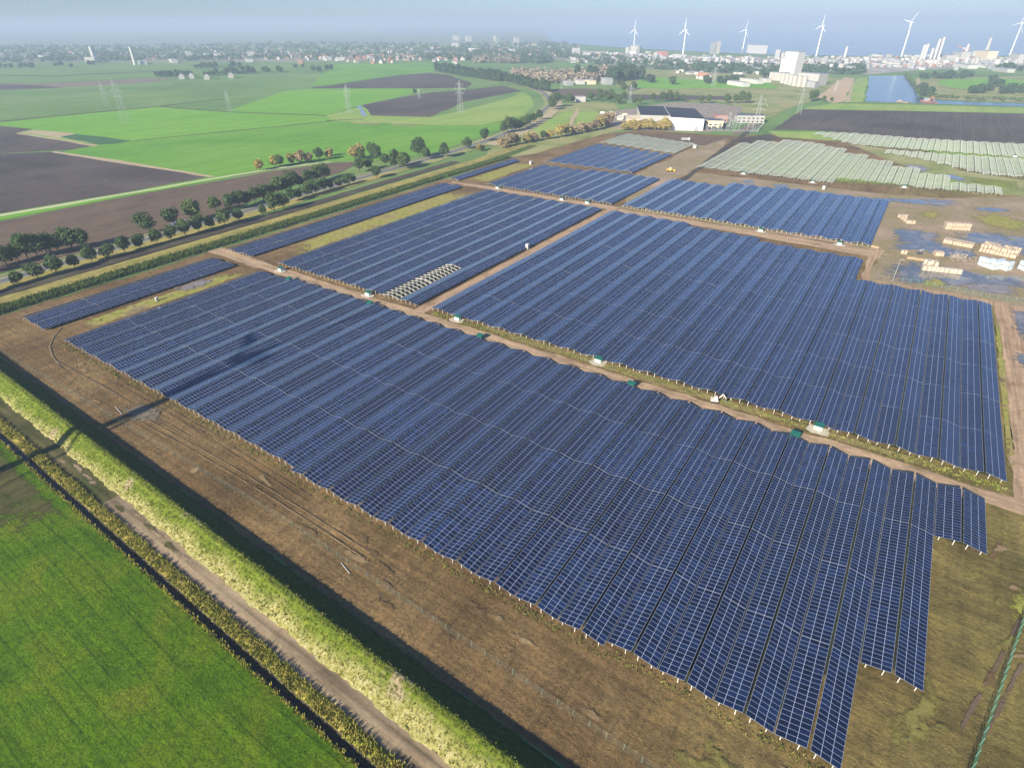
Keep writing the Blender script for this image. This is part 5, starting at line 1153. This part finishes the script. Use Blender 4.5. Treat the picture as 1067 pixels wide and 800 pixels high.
def cabinet(px, py, label, w=1.2, h=2.2):
    x, y = ground(px, py); t = thing('site_cabinet', label, 'cabinet', (x, y, 0))
    m = MB(); m.box(-w / 2, w / 2, -w / 2, w / 2, .1, h); m.build('body', white, t); m = MB(); m.box(-w * .4, w * .4, -w / 2 - .04, -w / 2 - .003, .25, h - .2); m.build('door', offwhite, t)
    m = MB(); m.hexa([(-w * .55, -w * .55, h + .003), (w * .55, -w * .55, h + .003), (w * .55, w * .55, h + .003), (-w * .55, w * .55, h + .003), (-w * .5, -w * .5, h + .2), (w * .5, -w * .5, h + .2), (w * .5, w * .5, h + .25), (-w * .5, w * .5, h + .25)]); m.build('roof', white, t)
cabinet(549.5, 259.5, 'white portable toilet cabin beside the sandy cross road', 1.5, 2.5)
cabinet(553, 171.5, 'white cabinet left of the third array', 1.8, 2.4)
cabinet(858, 197.5, 'white cabinet on the track before the pale frame rows', 1.8, 2.2)
cabinet(724, 154.5, 'white cabin before the power yard on the dark lot', 3.0, 2.6)
cabinet(164, 313.5, 'yellowish white marker box in the grass strip left of the front array', 1.0, 1.4)
# loader on the far service path, truck before the warehouse
x, y = ground(698, 179); t = thing('wheel_loader', 'small yellow wheel loader on the far service path', 'loader', (x, y, 0), R(35))
m = MB(); m.box(-2.6, 1.4, -1.2, 1.2, .9, 2.2); m.build('body', yellowp, t); m = MB(); m.box(-.9, .8, -.9, .9, 2.203, 3.4); m.build('cab', offwhite, t); m = MB(); m.box(2.6, 3.8, -1.4, 1.4, .3, 1.5); m.beam((1.2, 0, 1.6), (2.8, 0, .9), .4); m.build('bucket', yellowp, t)
for sx in (-1.7, 1.0):
    for s in (-1, 1): m = MB(); m.cyl((sx, s * .95, .75), (sx, s * 1.4, .75), .75, .75, 12); m.build('wheel', black, t)
x, y = ground(714, 147); t = thing('truck', 'grey dump truck on the dark lot before the warehouse', 'truck', (x, y, 0), rzw)
m = MB(); m.box(-4, 2, -1.25, 1.25, 1.0, 3.0); m.build('tipper_body', greyc, t); m = MB(); m.box(2.1, 4.2, -1.2, 1.2, .8, 3.1); m.build('cab', white, t); m = MB(); m.box(-4, 4.1, -.9, .9, .6, .95); m.build('chassis', darkgrey, t)
for sx in (-3, -1.7, 3.2):
    for s in (-1, 1): m = MB(); m.cyl((sx, s * .95, .5), (sx, s * 1.3, .5), .5, .5, 12); m.build('wheel', black, t)
x, y = ground(160.3, 235) if False else ground(182, 237.5)
t = thing('delivery_truck', 'white box truck driving between the avenue trees', 'truck', (x + 2.5, y + 3.5, 0), R(92))
m = MB(); m.box(-6, 2.6, -1.25, 1.25, 1.0, 3.9); m.build('cargo_box', white, t); m = MB(); m.hexa([(2.75, -1.2, .6), (4.8, -1.2, .6), (4.8, 1.2, .6), (2.75, 1.2, .6), (2.75, -1.2, 3.0), (4.3, -1.2, 3.0), (4.3, 1.2, 3.0), (2.75, 1.2, 3.0)]); m.build('cab', white, t); m = MB(); m.hexa([(4.66, -1, 1.7), (4.76, -1, 1.7), (4.76, 1, 1.7), (4.66, 1, 1.7), (4.42, -1, 2.8), (4.5, -1, 2.8), (4.5, 1, 2.8), (4.42, 1, 2.8)]); m.build('windscreen', glassdark, t)
for sx in (-4, 3.7):
    for s in (-1, 1): m = MB(); m.cyl((sx, s * .95, .5), (sx, s * 1.3, .5), .5, .5, 12); m.build('wheel', black, t)

# mast of the yard
x, y = ground(930, 293); t = thing('lamp_mast', 'tall thin grey lamp mast at the edge of the flooded yard', 'lamp mast', (x, y, 0))
m = MB(); m.cyl((0, 0, -.3), (0, 0, 10.3), .14, .08, 8); m.build('pole', greyc, t); m = MB(); m.beam((0, 0, 10.2), (.9, 0, 10.35), .1); m.build('arm', greyc, t); m = MB(); m.box(.8, 1.5, -.2, .2, 10.2, 10.42); m.build('lamp_head', greyc, t)

# ------------------------------------------------------------------ goods in the yard
def crate_meshes(mat):
    m = MB(); m.box(-.85, .85, -.55, .55, .152, 1.25); c = m.mesh('carton', mat)
    m = MB()
    for k in (-.75, 0, .75): m.box(k - .07, k + .07, -.55, .55, 0, .1)
    for k in range(5): m.box(-.85, .85, -.52 + k * .24, -.52 + k * .24 + .1, .103, .15)
    return c, m.mesh('pallet', wood)
CR = {'card': crate_meshes(cardboard), 'pale': crate_meshes(plain('pale_carton', (0.46, 0.39, 0.31), 0.8, 0, 0.1, 0.5)), 'blue': crate_meshes(bluewrap)}
def pile(pa, pb, nx, ny, nz, kind, where, look, sc=1.5, miss=0.0, dy=1.0):
    """palletised cartons in rows, each pallet a thing"""
    A, B_ = np.array(ground(*pa)), np.array(ground(*pb)); u = B_ - A; L = np.hypot(*u); u = u / L; v = np.array([-u[1], u[0]]); st = L / nx
    c, p = CR[kind]; hgt = 1.27 * sc
    for i in range(nx):
        for j in range(ny):
            top = nz if ny == 1 or random.random() > .25 else max(1, nz - 1)
            for k in range(top):
                if random.random() < miss: break
                q = A + u * (i + .5) * st + v * (j * dy * 1.25 * sc)
                t = thing('pallet_load', '%s pallet load %s' % (look, where), 'pallet load', (float(q[0]) + random.uniform(-.1, .1), float(q[1]) + random.uniform(-.1, .1), k * hgt + .08), math.atan2(u[1], u[0]) + random.uniform(-.04, .04), 'pallet loads ' + where)
                s2 = st / 1.95; t.scale = (min(s2, sc * 1.25), sc, sc)
                link('carton', c, t); link('pallet', p, t)
pile((943, 233), (953, 233.5), 3, 4, 1, 'card', 'in the scattered group nearest the array', 'light brown', 1.5, .15, 2.2)
pile((984, 239), (1010, 240.5), 8, 2, 2, 'card', 'in the short row before the green moss', 'light brown', 1.5)
pile((982, 253), (1013, 259), 9, 3, 1, 'card', 'in the long row left of the big block', 'light brown', 1.6)
pile((1020, 262), (1058, 270), 11, 4, 2, 'card', 'in the big block at the right', 'light brown', 1.6, .03)
pile((960, 281.5), (1001, 286), 9, 1, 1, 'pale', 'in the front row by the flooded strip', 'whitish', 1.9, 0)
pile((960, 280.5), (975, 282.5), 4, 2, 2, 'pale', 'in the tall left end of the front row', 'whitish', 1.7, 0)
pile((973, 266.5), (982.5, 267.3), 3, 2, 1, 'card', 'in the pair beside the timber heap', 'light brown', 1.6)
pile((938, 264.5), (944, 265), 2, 1, 1, 'card', 'in the small pair beside the lamp mast', 'light brown', 1.6)
pile((1019, 276), (1036, 282), 5, 2, 2, 'blue', 'in the left pale blue wrapped stack', 'blue wrapped', 1.7)
pile((1037, 279), (1050, 283), 4, 2, 2, 'blue', 'in the right pale blue wrapped stack', 'blue wrapped', 1.7)
pile((1061, 280), (1075, 286), 4, 2, 2, 'blue', 'in the blue stack at the right edge', 'blue wrapped', 1.7)
for i, (px, py) in enumerate(((949, 269.5), (958, 271), (912, 258))):
    x, y = ground(px, py); t = thing('timber_stack', 'small stack of sawn timber lying in the yard, %s from the left' % ordw((1, 2, 0)[i]), 'timber', (x, y, 0), random.uniform(-.5, .5), 'small timber stacks')
    m = MB()
    for k in range(4):
        for j in range(3): m.box(-1.8, 1.8, -1 + k * .5, -.62 + k * .5, j * .3, j * .3 + .26)
    m.build('boards', wood, t)
x, y = ground(1001, 270); t = thing('timber_heap', 'tangled heap of broken pallets and boards in the middle of the yard', 'timber', (x, y, 0))
m = MB()
for k in range(70):
    q = Vector((random.gauss(0, 2.6), random.gauss(0, 4), abs(random.gauss(.4, .9)))); d = Vector((random.gauss(0, 1), random.gauss(0, 1), random.gauss(0, .35))).normalized() * random.uniform(.6, 1.6)
    m.beam(q - d, q + d, .35, .1)
m.build('boards', CR['pale'][0].materials[0], t)
x, y = ground(958, 265); t = thing('forklift', 'small dark forklift standing among the pallet loads', 'forklift', (x, y, 0), R(40))
m = MB(); m.box(-1.4, 1, -.7, .7, .35, 1.3); m.build('body', darkgrey, t); m = MB(); m.beam((1.1, -.4, .1), (1.1, -.4, 3), .12); m.beam((1.1, .4, .1), (1.1, .4, 3), .12); m.beam((1.1, 0, .2), (2.3, 0, .2), .8, .08); m.build('mast', greyc, t); m = MB(); m.box(-.6, .6, -.65, .65, 2.2, 2.3); m.beam((-.5, -.6, 1.3), (-.5, -.6, 2.2), .08); m.beam((.5, .6, 1.3), (.5, .6, 2.2), .08); m.build('roof', white, t)
for sx in (-.9, .7):
    for s in (-1, 1): m = MB(); m.cyl((sx, s * .55, .35), (sx, s * .8, .35), .35, .35, 10); m.build('wheel', black, t)

# ------------------------------------------------------------------ fences
def wire_fence(name, line, h, step, mat, label, strands=6, vert=0.0, w=0.03, postw=0.07, pm=None):
    P = [np.array(p, float) for p in line]; t = thing(name, label, 'fence', (float(P[0][0]), float(P[0][1]), 0)); o0 = P[0]
    pts = []
    for i in range(len(P) - 1):
        k = max(1, int(round(np.hypot(*(P[i + 1] - P[i])) / step))); pts += [P[i] + (P[i + 1] - P[i]) * j / k for j in range(k)]
    pts.append(P[-1]); pts = [p - o0 for p in pts]
    pm_ = MB(); pm_.box(-postw / 2, postw / 2, -postw / 2, postw / 2, -.4, h + .08); pme = pm_.mesh('post', pm or mat)
    rest = MB()
    for i, p in enumerate(pts):
        if i < 99: link('post', pme, t, (float(p[0]), float(p[1]), 0))
        else: rest.box(p[0] - postw / 2, p[0] + postw / 2, p[1] - postw / 2, p[1] + postw / 2, -.4, h + .08)
    if rest.v: rest.build('post_run', pm or mat, t)['kind'] = 'stuff'
    m = MB()
    for i in range(len(pts) - 1):
        a_, b_ = pts[i], pts[i + 1]
        for s in range(strands):
            z = .08 + (h - .1) * s / (strands - 1); m.beam((a_[0], a_[1], z), (b_[0], b_[1], z), w)
        if vert:
            L = float(np.hypot(*(b_ - a_))); k = int(L / vert)
            for j in range(1, k):
                q = a_ + (b_ - a_) * j / k; m.beam((q[0], q[1], .05), (q[0], q[1], h), w * .8)
    m.build('wire_mesh', mat, t)
wire_fence('wire_fence', [(-285, 60), (-278, 54), (-268, 50), (-250, 48.8), (-170, 50.4), (-100, 51.6), (-40, 50.2), (20, 48.4)], 1.75, 3.1, fencegrey, 'long thin green wire fence on posts between dike and front array', 4, 0.0, 0.012, 0.055)
wire_fence('wire_fence', [(-289.5, 62), (-290, 150), (-291, 240), (-291.5, 330)], 1.6, 3.0, fencegrey, 'thin wire fence on posts between reed bank and left strips', 4, 0, .018, .08)
wire_fence('mesh_fence', [(29, 50), (35.3, 77.3), (39.3, 94.8), (44.2, 116.7), (47.5, 130)], 2.0, 2.5, fencegreen, 'green close mesh fence slanting across the lower right corner', 7, .8, .02, .09, pm=plain('pale_green_post', (0.14, 0.32, 0.24), 0.5))
fl = [ground(1067, 316), ground(1030, 310), ground(997, 303), ground(965, 297), ground(940, 293)]
wire_fence('wire_fence', fl[::-1] + [(60, 300)], 1.8, 3.0, fencegrey, 'wire fence on posts along the flooded edge of the yard', 5, 0, .035, .14)
t = thing('white_pipe', 'white pipe lying by the fence below the front array', 'pipe', (*ground(360, 592), .12), 0)
A_, B_ = np.array(ground(357, 587)), np.array(ground(366, 598)); m = MB(); d_ = (B_ - A_) / 2; m.cyl((-d_[0], -d_[1], 0), (d_[0], d_[1], 0), .08, .08, 8); m.build('tube', white, t)
t = thing('white_pipe', 'white pipe lying by the fence near the long turbine shadow', 'pipe', (*ground(124, 428), .12), 0)
A_, B_ = np.array(ground(119, 423)), np.array(ground(126, 431)); m = MB(); d_ = (B_ - A_) / 2; m.cyl((-d_[0], -d_[1], 0), (d_[0], d_[1], 0), .08, .08, 8); m.build('tube', white, t)

# ------------------------------------------------------------------ grass and reeds
def tufts(name, label, n, where, hgt, wid, mat, seed, per=5):
    rnd = random.Random(seed); mb = MB()
    for _ in range(n):
        x, y, z = where(rnd)
        for _ in range(per):
            an = rnd.uniform(0, 6.28); h = hgt * rnd.uniform(.5, 1.3); l = h * rnd.uniform(.1, .8); ox, oy = rnd.uniform(-wid, wid), rnd.uniform(-wid, wid); bw = wid * .35
            c, s = math.cos(an), math.sin(an); bx, by = x + ox, y + oy
            mb.quad([(bx - s * bw, by + c * bw, z - .1), (bx + s * bw, by - c * bw, z - .1), (bx + c * l + s * bw * .5, by + s * l - c * bw * .5, z + h), (bx + c * l - s * bw * .5, by + s * l + c * bw * .5, z + h * .95)])
    o = mb.build(name, mat); tag(o, label, 'grass', kind='stuff'); return o
DP = ([31.0, 32.5, 34.3, 35.6, 36.4, 37.3, 39.0, 40.4, 41.0], [0.02, 1.0, 2.15, 2.85, 2.95, 2.5, 1.1, .15, 0])
def on_dike(r):
    x = -270 + 300 * r.random() ** .8; s = min(36.9, 35.3 + abs(r.gauss(0, .8))) if r.random() < .35 else r.uniform(31.2, 34.8)
    return x, dk(x, s), float(np.interp(s, *DP))
tufts('dike_tufts', 'tufts of long yellow green grass on the sunlit dike', 8000, on_dike, .22, .16, blade, 3)
def on_bank(r):
    x = -260 + 290 * r.random() ** .8; s = r.uniform(24.3, 26.9) if r.random() < .8 else r.uniform(22.2, 22.8); return x, dk(x, s), .2 if s > 24 else -.05
tufts('bank_weeds', 'yellow and green weeds along the dark ditch', 7000, on_bank, .42, .26, foliage('bank_leaves', (.10, .14, .018), (.30, .28, .045), (.46, .36, .10)), 4)
def on_reed(r):
    y = 40 + 400 * r.random() ** 1.3; x = -301 - (y - 60) * .008 + r.uniform(.5, 9); return x, y, .5
tufts('reeds', 'dark green reeds on the bank left of the solar strips', 6500, on_reed, 1.2, .4, reed, 5)
def at_ends(r):
    x = r.uniform(-244, 17); return x, 63.6 + r.uniform(-.8, .9) + (-1.2 if -110 < x < -20 else 0), 0
tufts('soil_weeds', 'scattered small weeds on the bare soil below the front array', 2600, lambda r: (r.uniform(-250, 60), r.uniform(44, 63) + (0 if r.random() < .7 else r.uniform(0, 20)), 0.0), .18, .3, foliage('weed_leaves', (.09, .10, .03), (.16, .15, .05), (.26, .21, .09)), 9, 3)
tufts('edge_weeds', 'yellow green weeds under the near edge of the front array', 1000, at_ends, .34, .25, foliage('edge_leaves', (.07, .10, .02), (.17, .19, .04), (.32, .28, .08)), 6, 4)
def at_mid(r): return r.uniform(-145, 43), 159.3 + r.gauss(0, 1.0), 0
tufts('road_weeds', 'dull green weeds between the sandy road and right array', 1500, at_mid, .4, .3, blade, 7, 4)

# ------------------------------------------------------------------ haze
mb = MB(); mb.box(-23900, 23900, -23900, 23900, -2.5, 150)
hz = bpy.data.materials.new('haze_air'); hz.use_nodes = True; nt = hz.node_tree; nt.nodes.remove(nt.nodes['Principled BSDF'])
pv = nt.nodes.new('ShaderNodeVolumePrincipled'); pv.inputs['Color'].default_value = (0.47, 0.585, 0.755, 1); pv.inputs['Density'].default_value = 0.00026; pv.inputs['Anisotropy'].default_value = 0.0
nt.links.new(pv.outputs[0], nt.nodes['Material Output'].inputs['Volume'])
o = mb.build('haze', hz); tag(o, 'pale blue haze over the whole landscape', 'haze', kind='stuff')
